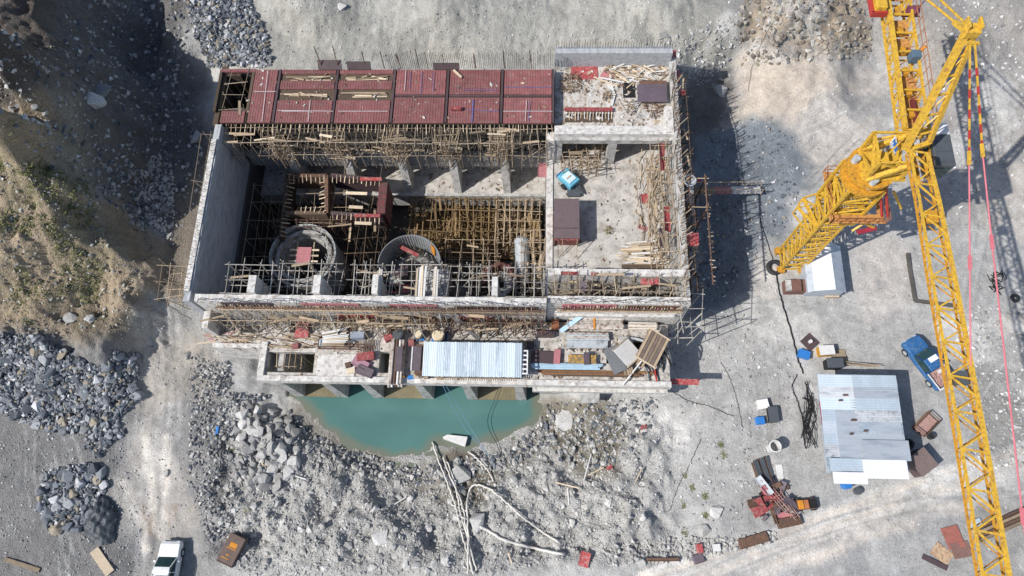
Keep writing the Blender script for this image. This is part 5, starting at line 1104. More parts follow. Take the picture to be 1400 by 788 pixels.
MB().box(-.6,.6,.953,1.0,.5,.9).build('grille', blue_pl, mx, loc=(0,0,0)); MB().bar((0,-.9,.45),(0,-1.9,.4),.1).bar((-.4,-.9,.45),(0,-1.9,.4),.07).bar((.4,-.9,.45),(0,-1.9,.4),.07).build('drawbar', dark_steel, mx, loc=(0,0,0))
for sx in (-.75,.75): MB().cyl((sx-.1,-.1,.3),(sx+.1,-.1,.3),.3,16).build('wheel', rubber, mx, loc=(0,0,0))
p = W(784,264,3); tag(MB().hexa([(-.5,-.45,0),(.5,-.45,0),(.5,.45,0),(-.5,.45,0)],[(-.6,-.5,.4),(.6,-.5,.4),(.6,.5,.4),(-.6,.5,.4)]).build('mixing_trough', dark_steel, loc=p), 'dark mixing trough between the bay shed and the blue compressor', 'trough')
g1 = 'loose boards piled at the lower right of the loading bay floor'
for i in range(46):
    a = W(875+R(-14,14),350+R(-17,14),3.); l = R(1.4,2.9); t = R(-.13,.13); z = 3.03+i*.022
    tag(plank('board',(a.x-math.cos(t)*l/2,a.y-math.sin(t)*l/2,z),(a.x+math.cos(t)*l/2,a.y+math.sin(t)*l/2,z+R(-.04,.06)),R(.1,.22),.04,random.choice((timber,timber_l,timber_l,offwhite)) ),'weathered board in the timber pile by the bay front wall','board',g1)
a, b_ = W(850,366,3.2), W(903,366,3.2); tag(plank('timber_beam',a,b_,.45,.45,timber_d), 'thick dark beam lying in front of the timber pile on the bay floor','beam')
for px,py,w,l,rz,m_,t in ((882,272,.7,.9,.1,red_p,'faded red panel on the bay floor by the right wall scaffold'),(878,312,.35,.9,1.2,pink_p,'pink strip panel on the bay floor above the timber pile'),(742,233,.9,1.4,0,pink_p,'mottled red panel hanging at the left edge of the loading bay'),(905,215,.45,2.6,0,red_p,'long narrow red panel standing inside the right wall'),(912,300,.5,2.2,.05,red_p,'lower red panel inside the right wall scaffold'),(905,325,.5,1.6,.05,purple_ply,'grey purple panel inside the right wall scaffold'),
    (945,327,1.3,1.2,0,red_p,'bright red panel on the outer scaffold of the right wall'),(948,245,1.3,.4,0,red_p,'red strip on top of the outer scaffold tower'),(925,105,.5,1.3,.0,red_p,'red panel on the outer scaffold beside the roof slab'),(933,127,.6,.5,.0,red_p,'small red panel on the outer scaffold beside the roof slab'),(921,77,.4,1.2,0,red_p,'narrow red panel at the corner of the upstream parapet')):
    z = 3.06 if 870 < px < 890 else (6.0 if px < 880 else 7.3); z = 2.9 if px == 742 else z
    c = W(px,py,z); o = MB().box(-w/2,w/2,-l/2,l/2,0,.05).box(-w/2,-w/2+.05,-l/2,l/2,.05,.1).box(w/2-.05,w/2,-l/2,l/2,.05,.1).build('formwork_sheet', m_, loc=c); o.rotation_euler = (.1,.3 if px > 890 else 0,rz); tag(o,t,'panel')
for i in range(26):
    a = W(885+R(-14,14),R(215,330),3.05+R(0,.25)); tag(stick('pole',a,(a.x+R(-.3,.3),a.y+R(.8,2.2),a.z+R(0,1.2)),.035,random.choice((timber,straw,timber_l))),'stray pole lying or leaning by the right wall scaffold','pole','stray poles along the right side of the loading bay')
gk = wthing('gangway','long gangway with a red middle stretch from the right wall over the dark gravel','gangway',W(955,262,2.5)); a, c = W(950,261,2.6), W(1040,260,.2)
pt = a+(c-a)*.30; qt = a+(c-a)*.55
for s_, e_, m_ in ((a,pt,timber),(pt,qt,pink_p),(qt,c,offwhite)): plank('tread',s_,e_,.75,.07,m_,gk)
for d_ in (-.4,.4): stick('handrail',a+Vector((0,d_,.9)),c+Vector((0,d_,.9)),.04,timber,gk)
for i in range(14):
    q_ = a+(c-a)*(i/13)
    for d_ in (-.4,.4): stick('rail_post',q_+Vector((0,d_,-.1)),q_+Vector((0,d_,.95)),.03,timber,gk)
tb = wthing('scaffold_tower','narrow rusty scaffold tower with a pale bucket platform at the head of the gangway','scaffold',W(948,270,0)); 
for x in (12.6,14.0):
    for y in (27.5,30.2): stick('standard',(x,y,-.8),(x+R(-.1,.1),y,7.9),.07,rust,tb)
for z in (1.5,3.5,5.5,7.6):
    for y in (27.5,30.2): stick('ledger',(12.4,y,z),(14.3,y,z+R(-.1,.1)),.05,timber,tb)
    for x in (12.6,14.0): stick('transom',(x,27.2,z),(x,30.6,z),.05,rust,tb)
for i in range(26): stick('lath',(14.0+R(-.1,.1),21.+i*.35,7.4),(14.2+R(-.1,.25),21.+i*.35+R(-.1,.2),7.3+R(-.2,.3)),.05,random.choice((timber,rust,timber_l)),tb)
stick('edge_beam',(14.05,20.6,7.4),(14.0,30.4,7.5),.09,rust,tb,'board')
c = W(943,248,7.6); MB().lathe((c.x,c.y,7.3),[(.0,0),(.45,.05),(.55,.5),(.5,.52),(.42,.12),(0,.1)],20).build('bucket', steel_g, tb); MB().cyl((c.x+.1,c.y-.3,7.3),(c.x+.5,c.y-2.4,5.6),.07).cyl((c.x+.3,c.y-.3,7.3),(c.x+.65,c.y-2.0,5.6),.05).build('chute_pipe', steel_g, tb)
# ------------------------------------------------------------------ debris on the roof slab of the bay
Z7 = 7.02
def flat(name,label,cat,px0,py0,px1,py1,z,m_,th=.05,rz=0.,group=None):
    a, b2 = W(px0,py1,z), W(px1,py0,z); c_ = (a+b2)/2; o = MB().box((a.x-b2.x)/2,(b2.x-a.x)/2,(a.y-b2.y)/2,(b2.y-a.y)/2,0,th).build(name,m_,loc=c_); o.rotation_euler = (0,0,rz); return tag(o,label,cat,group)
flat('tarpaulin','red sheet spread on the roof slab below the upstream parapet','sheet',781,89,817,109,Z7,red_p,.04,.03); flat('tarpaulin','small pinkish red scrap of sheet beside the big red one','sheet',822,97,838,110,Z7,pink_p,.04,-.5)
flat('plywood_sheet','dark purple plywood sheet on the right of the roof slab','plywood sheet',872,116,911,140,Z7+.5,purple_ply,.08); flat('plywood_sheet','worn reddish plywood strip above the dark purple sheet','plywood sheet',874,111,911,117,Z7+.45,rust,.08)
flat('painted_opening','floor opening in the roof slab, its dark inside painted as a black sheet','void_patch',852,114,868,134,Z7,black,.02)  # black sheet laid in place of the dark hole
o = wthing('edge_form','long red edge form on pale studs along the roof beam','formwork',W(805,150,7)); a, b_ = W(772,152,7.3), W(838,147,7.3); MB().box(a.x,b_.x,a.y,b_.y,7.2,7.3).build('red_board', red_p, o)
for i in range(16): x = a.x+(b_.x-a.x)*(i+.5)/16; stick('stud',(x,a.y-.05,7.25),(x+R(-.06,.06),a.y-R(.6,.95),6.95),.06,timber_l if i%2 else offwhite,o,'board')
MB().box(a.x,b_.x,a.y-1.0,a.y-.1,6.98,7.02).build('trough', timber_d, o)
for i in range(48):
    a = W(870+R(-45,42),98+R(-9,14),Z7+.04+i*.008); l = R(.6,2.6); t = R(-.9,.9); tag(plank('batten',(a.x-math.cos(t)*l/2,a.y-math.sin(t)*l/2,a.z),(a.x+math.cos(t)*l/2,a.y+math.sin(t)*l/2,a.z+R(0,.15)),R(.06,.16),.04,random.choice((timber,timber_l,straw,offwhite))),'loose batten strewn over the roof slab beside the red sheet','batten','battens strewn over the upper roof slab')
def brush(label, px, py, z, n, rad, m_list, L=.9):
    c_ = W(px,py,z); o = wthing('brush_heap',label,'brush heap',c_)
    for i in range(n):
        t = R(0,6.28); q_ = c_+Vector((math.cos(t),math.sin(t),0))*rad*R(0,1)**.5; t2 = R(0,6.28); l = L*R(.4,1)
        stick('twig',q_-Vector((math.cos(t2)*l/2,math.sin(t2)*l/2,-R(.02,.35))),q_+Vector((math.cos(t2)*l/2,math.sin(t2)*l/2,R(.02,.35))),R(.018,.035),random.choice(m_list),o)
brush('brown heap of thin offcuts left on the roof slab below the red sheet',782,116,Z7,80,1.0,(timber,straw,timber_d,rust)); brush('small straw heap in the middle of the roof slab',831,132,Z7,40,.5,(straw,timber,timber_d),.6)
brush('heap of offcuts between the roof opening and the roof beam',862,147,Z7,40,.7,(straw,timber,offwhite)); brush('brown offcuts below the dark purple plywood sheet',893,148,Z7,45,.9,(timber,straw,rust))
brush('little straw tuft on the bay floor below the shed',831,316,3.03,22,.35,(straw,leafy,timber),.5); brush('tangle of wire left of the roof beam column on the bay floor',810,208,3.03,60,1.7,(rust,timber,straw),1.4)
for i in range(8): x = W(828+i*.8,150,7).x; y = W(830,118+i*4,7).y; tag(plank('white_batten',(x+.2,y,7.06+i*.01),(x+.5,y+1.2,7.1+i*.01),.12,.04,offwhite),'white batten in the row left of the roof opening','batten','white battens left of the roof opening')
o = MB().hexa([W(874,152,6.98),W(905,152,6.98),W(908,162,6.98),W(868,162,6.98)],[W(874,152,7.04),W(905,152,7.04),W(908,162,7.04),W(868,162,7.04)]).build('dusty_slab', concrete, ph)
o = irregular_top('upstand', concrete_w, W(908,150,7.6).x, 11.55, 34.6, 37.2, 6.9, 7.9, along='y', n=16)
# ------------------------------------------------------------------ clutter on the tailrace deck
Z3 = 3.02
def bundle(kind,label,cat,px0,py0,px1,py1,n,r,m_,group,z=Z3,along='x',jit=.1,rows=1):
    a, b2 = W(px0,py1,z), W(px1,py0,z)
    for i in range(n):
        f = (i%(n//rows)+.5)/(n//rows); zz = z+r+(i//(n//rows))*2*r
        if along == 'x': y = a.y+(b2.y-a.y)*f; P0, P1 = (a.x+R(0,jit),y,zz),(b2.x-R(0,jit),y+R(-.03,.03),zz)
        else: x = a.x+(b2.x-a.x)*f; P0, P1 = (x,a.y+R(0,jit),zz),(x+R(-.03,.03),b2.y-R(0,jit),zz)
        tag(stick(kind,P0,P1,r,m_ if not isinstance(m_,(list,tuple)) else m_[i%len(m_)],None,'pole'),label,cat,group)
for x in (558,): pass
a, b_ = W(775,452,3), W(853,432,3)
for f in (.15,.85): tag(plank('sleeper',(a.x+(b_.x-a.x)*f,a.y,3.2),(a.x+(b_.x-a.x)*f,b_.y,3.2),.15,.36,timber_d),'dark sleeper under the long pale pipes on the deck','sleeper','sleepers under the long pale pipes')
bundle('pipe','pale steel pipe in the stack of long pipes right of the plywood ramp','pipe',775,451,853,433,7,.125,pipe_l,'long pale pipes stacked on the deck',3.4)
tag(plank('strap_board',W(812,434,3.69),W(813,450,3.69),.16,.05,orange_p),'orange strap board across the long pale pipes','board'); 
bundle('pipe','pale pipe in the lower stack, above the grey blue panels','pipe',772,466,833,455,4,.125,[pipe_l,steel_g],'lower stack of pale pipes on the deck',3.3)
bundle('timber_length','pale timber in the stack at the right end of the deck','timber',858,452,899,441,8,.06,[offwhite,timber_l,pipe_l],'pale timbers at the right end of the deck',3.25,rows=1)
bundle('timber_length','thin pale timber in the stack at the left of the long pipes','timber',744,452,776,441,6,.06,[timber_l,timber,offwhite],'thin timbers left of the long pipes')
bundle('steel_beam','rusty orange beam in the long bundle along the deck edge','beam',735,516,898,507,6,.1,[M('rust_orange',(.25,.11,.03),var=.35),rust,timber_d],'long rusty beams along the deck edge',jit=1.8)
bundle('steel_beam','light blue beam in the bundle right of the blue roof','beam',725,506,826,497,4,.12,M('light_blue_beam',(.36,.50,.60),var=.15,rnd=.2),'light blue beams right of the blue roof',3.15,jit=.6)
bundle('pipe','pale pipe in the bundle lying across the deck and over its front edge','pipe',535,529,552,466,5,.11,[pipe_l,offwhite,rust,pipe_l],'pipes lying across the deck and over its edge',3.3,'y',.15)
bundle('pipe','pale pipe in the bundle lying across the deck and over its front edge','pipe',537,525,550,466,4,.11,[pipe_l,rust,offwhite],'pipes lying across the deck and over its edge',3.52,'y',.15)
flat('formwork_sheet','grey purple panel lying on the pipes across the deck','panel',540,474,551,508,3.76,purple_ply,.06)
for py in (500,515): tag(plank('strap',W(534,py,3.56),W(553,py,3.56),.1,.05,orange_p),'rusty strap across the pipes lying over the deck edge','strap','straps on the pipes over the deck edge')
dd = wthing('drum','grey steel drum standing at the head of the pipes across the deck','drum',W(546,461,3)); c = W(546,461,3); MB().cyl(c,c+Vector((0,0,.9)),.45,20).cyl(c+Vector((0,0,.9)),c+Vector((0,0,.94)),.36,20).build('shell',dark_steel,dd); MB().cyl(c+Vector((0,0,.4)),c+Vector((0,0,.46)),.48,20).build('hoop',steel_g,dd)
def boxz(name,label,px,py,w,l,h,m_,rz=0.,lid=None,z=Z3,cat='box'): return boxy(name,label,cat,px,py,w,l,h,m_,rz,lid,z=z)
boxz('steel_box','brown box beside the grey steel drum',538,453,.8,.5,.6,rust,.5); boxz('steel_box','red box below the brown one beside the drum',532,463,.75,.6,.5,red_p,.5); boxz('steel_box','small dark red box at the corner of the dark panel of the blue roof',563,470,.5,.6,.4,red_f,.2)
for px,py,r_,h_,t in ((601,462,.55,.9,'big cream mixer drum on a blue base, behind the blue roof'),(574,460,.36,.8,'smaller cream mixer drum with a wire hoop, behind the blue roof')):
    c = W(px,py,3); m_ = thing('mixer_drum',t,'mixer',c); MB().lathe((0,0,.12),[(0,h_),(r_*.8,h_),(r_,h_*.8),(r_,h_*.25),(r_*.85,0),(0,0)],24).build('drum',cream,m_,loc=(0,0,0),smooth=False); MB().box(-r_*1.2,r_*1.2,-r_*1.1,r_*.9,0,.14).build('base',blue_pl,m_,loc=(0,0,0)); MB().lathe((0,0,.12+h_*.5),[(r_+.02,-.04),(r_+.05,0),(r_+.02,.04)],24).build('hoop',timber_d,m_,loc=(0,0,0)); 
    MB().tube([(r_*math.cos(t_)*.9,r_*1.3+.15*math.sin(t_),.2+.7*math.sin(t_)) for t_ in [i*math.pi/8 for i in range(9)]],.03,5).build('handle',rust,m_,loc=(0,0,0))
boxz('rag_heap','small bright blue rag on the deck above the cream drums',586,433,.45,.4,.12,blue_pl,.4,cat='rag')
tin_b3 = M('blue_grey_sheet_mid', (.48,.55,.61), rough=.45, var=.22, scale=1.2, stretch=(1.2,.3,1), col2=(.36,.43,.49), c2lo=.5, c2hi=.6, bump=.05)
# shed with the blue grey roof
a, b_ = W(577,514,4.6), W(713,470,4.6)
bl = wthing('deck_shed','long shed with a pale blue grey sheet roof on the tailrace deck','shed',((a.x+b_.x)/2,(a.y+b_.y)/2,3))
n = 15
for i in range(n):
    xa, xb = a.x+(b_.x-a.x)*i/n, a.x+(b_.x-a.x)*(i+1)/n; v = []; f = []
    for k in range(9): x = xa+(xb-xa+.06)*k/8; h = .018 if k%2 else 0.; v += [(x,a.y+R(-.05,.02),4.55+h+.008*(i%2)),(x,b_.y+R(-.02,.04),4.75+h+.008*(i%2))]
    for k in range(8): f.append((2*k,2*k+2,2*k+3,2*k+1))
    link_mesh('roof_sheet',[tuple(Vector(q)-off(bl)) for q in v],f,tin_b2 if i in (5,8,14) else (tin_b3 if i in (3,6,7,11) else tin_b),bl)
c, e = W(563,507,4.6), W(577,474,4.6); MB().box(c.x,e.x-.02,c.y,e.y,4.56,4.62).build('roof_end_panel',purple_ply,bl); MB().box(c.x-.12,c.x-.02,c.y,e.y,4.5,4.66).build('verge_board',offwhite,bl)
MB().box(c.x+.2,b_.x-.2,a.y+.25,b_.y-.15,3.0,4.5).build('wall',rust,bl)
c, e = W(713,511,4.5), W(722,480,4.5); b = MB()
for i in range(6): y = c.y+(e.y-c.y)*i/5; b.bar((c.x,y,4.5),(e.x,y,4.5),.12,.08)
b.bar((c.x+.1,c.y,4.44),(c.x+.1,e.y,4.44),.1,.06); b.bar((e.x-.05,c.y,4.44),(e.x-.05,e.y,4.44),.1,.06); b.build('end_trellis',white_p,bl)
bs_ = MB()
for i in range(34): x = a.x+1.6+i*(b_.x-a.x-1.8)/34; bs_.bar((x,a.y-.02,4.5),(x,a.y-.28,4.42),.09,.05)
bs_.build('rafter_ends',timber,bl)['kind'] = 'stuff'
boxz('blue_drum','bright blue bundle at the lower left corner of the blue roof',562,517,.5,.35,.3,blue_pl,.2,cat='bundle')
for i in range(14):
    p = W(R(566,640),R(514,519),3.25); tag(MB().box(-R(.1,.35),R(.1,.3),-.08,.1,0,R(.05,.2)).build('offcut',random.choice((timber,offwhite,dark_steel,rust,concrete)),loc=p),'small offcut lying along the lower edge of the blue roof','offcut','offcuts along the lower edge of the blue roof')
# left half of the deck
for px,py,w,l,h,rz,m_,t in ((446,470,1.25,.55,.3,.0,tin_b,'pale blue box inside the rusty rack on the deck'),(491,461,1.2,.6,.75,.03,M('slate_box',(.25,.29,.34)),'grey blue box standing alone on the deck'),(501,489,1.5,.7,.5,.12,red_p,'red box on top of the stack at the deck front'),(494,498,1.5,.75,.35,-.45,M('pinkish_purple_panel',(.34,.19,.24)),'pinkish purple panel between the red box and the dark one'),(500,509,1.5,.8,.4,-.35,purple_ply,'dark purple box at the front of the stack by the deck edge'),(477,500,.5,.45,.35,.3,rust,'small rusty box left of the red boxes'),(481,508,.7,.45,.3,.2,cream,'small cream box left of the red boxes'),(405,474,.55,.45,.3,.1,red_f,'dark red box among the sticks at the left of the deck'),(759,446,.65,.8,.7,.0,M('rust_cabinet',(.22,.085,.04),var=.3),'rusty cabinet on the thin timbers left of the long pipes'),(746,458,1.5,.55,.5,.0,brown_ply,'brown box below the rusty cabinet')):
    boxz('box',t,px,py,w,l,h,m_,rz)
rk = wthing('steel_rack','rusty rack holding pale timbers on the deck, right of the red slide','rack',W(457,464,3)); a, b_ = W(436,475,3.3), W(480,450,3.3)
for p_, q_ in (((a.x,a.y),(a.x,b_.y-.8)),((a.x,a.y),(b_.x,a.y)),((b_.x,a.y),(b_.x,b_.y)),((a.x,b_.y-.8),(b_.x,b_.y))): stick('rail',(*p_,3.5),(*q_,3.5),.08,rust,rk,'board'); stick('post',(*p_,3.),(*p_,3.55),.07,rust,rk,'board')
for i in range(11): tag(plank('timber_length',(a.x+.2+R(0,.3),a.y+.15+i*.1,3.56+i*.02),(b_.x-R(0,.4),a.y+.1+i*.155,3.6+i*.02),.1,.07,random.choice((timber_l,timber,offwhite))),'timber lying on the rusty rack right of the red slide','timber','timbers on the rusty rack')
slp = MB().hexa([W(402,462,3.05),W(421,462,3.05),W(424,434,4.0),W(407,434,4.0)],[W(402,462,3.12),W(421,462,3.12),W(424,434,4.07),W(407,434,4.07)]).build('slide_board',red_p); tag(slp,'red board slanting over the second deck opening','board')
bundle('steel_beam','dark rusty bar in the bundle below the rusty rack','bar',426,480,497,470,9,.06,[rust,rust,pipe_l],'rusty bars below the rusty rack',jit=.9)
for i in range(10): stick_ = tag(stick('grid_bar',W(490+i*2.3,487,3.4),W(490+i*2.3,466,3.5),.035,rust),'upright bar of the rusty grid above the red boxes','bar','rusty grid above the red boxes')
for i in range(60):
    p = W(R(312,428),R(457,476),3.05); t = R(-.35,.2); l = R(.8,3.0); tag(stick('stick',(p.x-l/2*math.cos(t),p.y-l/2*math.sin(t),p.z),(p.x+l/2*math.cos(t),p.y+l/2*math.sin(t),p.z+R(0,.15)),R(.02,.04),random.choice((timber,rust,straw,timber_d))),'thin brown stick strewn over the left end of the deck','stick','sticks strewn over the left end of the deck')
for i in range(24):
    p = W(R(280,320),R(452,470),2.9); t = R(-.6,.2); l = R(.8,2.2); tag(stick('stick',(p.x-l/2*math.cos(t),p.y-l/2*math.sin(t),p.z),(p.x+l/2*math.cos(t),p.y+l/2*math.sin(t),p.z+R(0,.3)),R(.02,.045),random.choice((timber_l,straw,pink_p,timber))),'pale stick sticking out at the broken left corner of the deck','stick','sticks at the broken left corner of the deck')
scaffold('small pole scaffold standing in the open well at the left front of the deck',W(388,505,1).x,W(412,505,1).x,W(400,508,1).y,W(400,488,1).y,-2.5,2.9,4,2,3,timber,.05,.2,.08,4,1)
# right half of the deck: panels and forms
flat('formwork_sheet','grey blue steel form panel below the lower stack of pipes','panel',775,477,831,466,Z3+.25,steel_g,.12); 
for i in range(5): tag(plank('support_bracket',W(783+i*11,476,3.3),W(783+i*11,480,3.05),.1,.08,rust),'short rusty leg under the grey blue form panel','bracket','brackets under the grey blue form panel')
flat('formwork_sheet','yellow and rust spotted form panel in the middle of the right deck','panel',777,498,815,486,Z3+.3,M('spotted_form',(.22,.16,.09),var=.4,scale=4,col2=(.5,.27,.03),c2lo=.5,c2hi=.56),.15); flat('formwork_sheet','slate panel lying across the spotted yellow form','panel',798,499,806,482,Z3+.5,purple_ply,.1)
for px0,py0,px1,py1,m_,t in ((726,481,757,497,brown_ply,'dark plum sheet right of the blue roof trellis'),(757,478,766,498,pink_p,'pinkish red panel standing on edge beside the plum sheet'),(720,465,730,478,brown_ply,'small dark plum panel above the white trellis')): flat('formwork_sheet',t,'panel',px0,py0,px1,py1,3.3,m_,.12,-.06)
def tilt(label,cx,cy,w,l,rz,rx,ry,m_,z=3.5,slats=0,rim=None):
    c_ = W(cx,cy,z); o = wthing('tilted_panel',label,'panel',c_); b = MB().box(-w/2,w/2,-l/2,l/2,-.04,.04)
    q_ = b.build('sheet',m_,o,loc=(0,0,0))
    for i in range(slats): x = -w/2+w*(i+.5)/slats; MB().box(x-w/slats*.36,x+w/slats*.36,-l/2-.03,l/2+.05*R(-1,1),.042,.09).build('slat',m_ if i%2 else timber,o,loc=(0,0,0))
    if rim:
        for s_ in (-1,1): MB().box(-w/2-.06,w/2+.06,s_*l/2-.05,s_*l/2+.05,-.12,.1).build('edge_rail',rim,o,loc=(0,0,0))
    o.rotation_euler = (rx,ry,rz); return o
tilt('white panel tilted in the heap at the right of the deck',858,482,1.8,1.9,.75,.1,.25,offwhite,3.8,0,timber); tilt('dark slate panel tilted left of the white one',841,492,1.2,2.3,.4,0,-.3,dark_steel,3.7)
tilt('brown slatted form tilted right of the white panel',892,476,2.0,2.7,-.45,.1,.35,M('slatted_brown',(.20,.15,.125),var=.3,rnd=.2),4.1,7,timber_l); tilt('small brown slatted form lying below the white panel',857,499,.8,1.7,.25,0,.1,timber,3.6,4)
tilt('narrow slatted brown form under the big brown one',882,485,.7,2.3,-.5,.0,.2,timber_d,3.7,3)
tag(stick('pole',W(852,526,3.3),W(877,494,3.9),.07,offwhite),'white pole leaning over the deck edge beside the tilted panels','pole')
for i in range(7): 
    p = W(882+i*5,500-i*4,3.1); tag(MB().tube([p+Vector((.1*k*(1 if i%2 else .6),-.22*k,.25*math.sin(k/5*3.1))) for k in range(7)],.07,6).build('rubber_strip',black if i%3 else dark_steel),'curled black rubber strip right of the tilted panels','rubber strip','black rubber strips at the right of the deck')
tag(MB().tube([W(846+3.7*k,462+.12*(k-3)**2,3.3) for k in range(10)],.11,8).build('bent_pipe',steel_g),'bent grey pipe above the white tilted panel','pipe')
tilt('light blue trough propped on the left end of the long pipes',783,441,.4,2.6,-.95,.25,0,MATS['light_blue_beam'],3.7)
tag(plank('barrier_mark',W(895,506,3.3),W(898,522,3.3),.12,.1,red_s),'red marker board at the end of the rusty beams','board')
for k,(px,py,r_) in enumerate(((675,454,.42),(719,444,.35))):
    c = W(px,py,Z3); tag(MB().tube([(c.x+r_*math.cos(t_),c.y+r_*math.sin(t_),3.06) for t_ in [i*math.pi/12 for i in range(25)]],.03,5).build('cable_loop',black),('bigger','smaller')[k]+' loop of black cable on the pale deck','cable loop')
line('power_cable','thin cable wandering between the two cable loops on the deck','cable',[(674,462,3.04),(690,450,3.04),(710,442,3.04),(722,452,3.04),(716,463,3.04)],.025,black)
for i in range(6): tag(stick('upright_bar',W(659+i*13,463,3.0),W(659+i*13,463,4.1),.025,rebar_m),'short rebar standing in the deck behind the blue roof','rebar','rebars standing behind the blue roof')
tilt('pale concrete slab leaning on the right front of the deck',807,538,1.6,2.0,.05,.85,0,concrete,.5); tilt('second pale concrete slab leaning at the right end of the deck front',898,531,1.7,1.5,.05,.7,.1,concrete,1.2)
flat('kick_board','long red board over the dark gravel at the right end of the deck','board',913,519,955,526,2.2,red_p,.12)
stk = wthing('rebar_fringe','rusty fringe of rebar and brackets low on the front wall above the deck','rebar',(-6,18.3,4))
for i in range(95):
    x = -17+i*.18; stick('bracket',(x,18.4,R(3.1,4.8)),(x+R(-.2,.3),17.9+R(-.4,.2),R(3.2,4.6)),.028,random.choice((rust,rebar_m,timber)),stk)
# ------------------------------------------------------------------ rock, rubble and growth
def rockmat(name, cols, island):
    m = D.materials.new(name); m.use_nodes = True; nt = m.node_tree; L = nt.links.new; b = nt.nodes['Principled BSDF']; b.inputs['Roughness'].default_value = .9
    g = _n(nt,'ShaderNodeNewGeometry'); src = g.outputs['Random Per Island'] if island else _n(nt,'ShaderNodeObjectInfo').outputs['Random']
    r = _n(nt,'ShaderNodeValToRGB'); L(src, r.inputs[0]); r.color_ramp.interpolation = 'CONSTANT'; e = r.color_ramp.elements
    while len(e) < len(cols): e.new(.5)
    for i, c in enumerate(cols): e[i].position = i/len(cols); e[i].color = (*c,1)
    n = _n(nt,'ShaderNodeTexNoise'); n.inputs['Scale'].default_value = 5; n.inputs['Detail'].default_value = 6; n.inputs['Roughness'].default_value = .7; L(g.outputs['Position'], n.inputs['Vector'])
    mr = _n(nt,'ShaderNodeMapRange'); mr.inputs['From Min'].default_value = .3; mr.inputs['From Max'].default_value = .7; mr.inputs['To Min'].default_value = .72; mr.inputs['To Max'].default_value = 1.28; L(n.outputs[0], mr.inputs['Value'])
    sc = _n(nt,'ShaderNodeVectorMath', operation='SCALE'); L(r.outputs[0], sc.inputs[0]); L(mr.outputs[0], sc.inputs['Scale']); L(sc.outputs[0], b.inputs['Base Color'])
    bp = _n(nt,'ShaderNodeBump'); bp.inputs['Strength'].default_value = .5; bp.inputs['Distance'].default_value = .06; L(n.outputs[0], bp.inputs['Height']); L(bp.outputs[0], b.inputs['Normal'])
    return m
BLUE = [(.10,.115,.135),(.17,.185,.205),(.13,.14,.155),(.075,.085,.10),(.24,.255,.27),(.20,.205,.21),(.32,.33,.34),(.15,.165,.19),(.29,.25,.19),(.50,.50,.51)]
GREY = [(.30,.295,.285),(.38,.37,.35),(.25,.245,.235),(.45,.44,.42),(.34,.33,.31),(.50,.49,.47),(.28,.275,.27)]
PALE = [(.40,.39,.37),(.45,.44,.42),(.37,.36,.34),(.50,.49,.47),(.34,.33,.31),(.41,.395,.365)]
MIX = [(.40,.40,.40),(.52,.52,.51),(.24,.245,.255),(.33,.33,.32),(.28,.28,.28),(.42,.40,.37),(.58,.575,.57)]
BROWN = [(.22,.19,.15),(.30,.26,.2),(.15,.13,.11),(.36,.33,.28),(.45,.44,.41),(.20,.2,.2)]
m_bi, m_gi, m_pi = rockmat('bluish_rock', BLUE, 0), rockmat('grey_boulder', GREY, 0), rockmat('pale_boulder', PALE, 0)
m_bs, m_ps, m_ms, m_ws, m_gs = rockmat('bluish_rubble', BLUE, 1), rockmat('pale_rubble', PALE+GREY[:2], 1), rockmat('mixed_stones', MIX, 1), rockmat('brown_stones', BROWN, 1), rockmat('grey_rubble', GREY+BLUE[:4], 1)
def hull(n, seed, flat=.75):
    rg = random.Random(seed); bm = bmesh.new()
    for _ in range(n):
        v = Vector((rg.gauss(0,1),rg.gauss(0,1),rg.gauss(0,1))).normalized(); v *= rg.uniform(.75,1.05); bm.verts.new((v.x*rg.uniform(.9,1.25),v.y,v.z*flat))
    r = bmesh.ops.convex_hull(bm, input=bm.verts)
    bmesh.ops.delete(bm, geom=[v for v in bm.verts if not v.link_faces], context='VERTS'); bmesh.ops.recalc_face_normals(bm, faces=bm.faces); bm.verts.index_update()
    V = np.array([v.co[:] for v in bm.verts]); Fc = [[v.index for v in f.verts] for f in bm.faces]; bm.free(); return V, Fc
BIG = [hull(17,100+i,.8) for i in range(12)]; SML = [hull(9,300+i) for i in range(14)]
bigme = {}
def bigmesh(k, m):
    if (k,m.name) not in bigme:
        me = D.meshes.new('rock'); me.from_pydata(BIG[k][0].tolist(), [], BIG[k][1]); me.materials.append(m)
        bm = bmesh.new(); bm.from_mesh(me); bmesh.ops.bevel(bm, geom=bm.edges[:], offset=.035, segments=1, affect='EDGES'); bm.to_mesh(me); bm.free(); bigme[(k,m.name)] = me
    return bigme[(k,m.name)]
def inpoly(x, y, poly):
    c = False; n = len(poly)
    for i in range(n):
        ax, ay = poly[i]; bx, by = poly[(i+1)%n]
        if (ay > y) != (by > y) and x < (bx-ax)*(y-ay)/(by-ay)+ax: c = not c
    return c
def spots(poly, n, blocked=None):
    out = []; X = [p[0] for p in poly]; Y = [p[1] for p in poly]; tries = 0
    while len(out) < n and tries < n*40:
        tries += 1; x, y = R(min(X),max(X)), R(min(Y),max(Y))
        if inpoly(x, y, poly): out.append((x,y))
    return out
def under_works(p): return (-29.5 < p.x < 12.2 and 18.3 < p.y < 42.8) or (-28.6 < p.x < 11.1 and 12.9 < p.y < 18.5) or (23.2 < p.x < 29.6 and 5.8 < p.y < 14.5) or (abs(p.x+30.3) < 1.3 and p.y < 1.2)
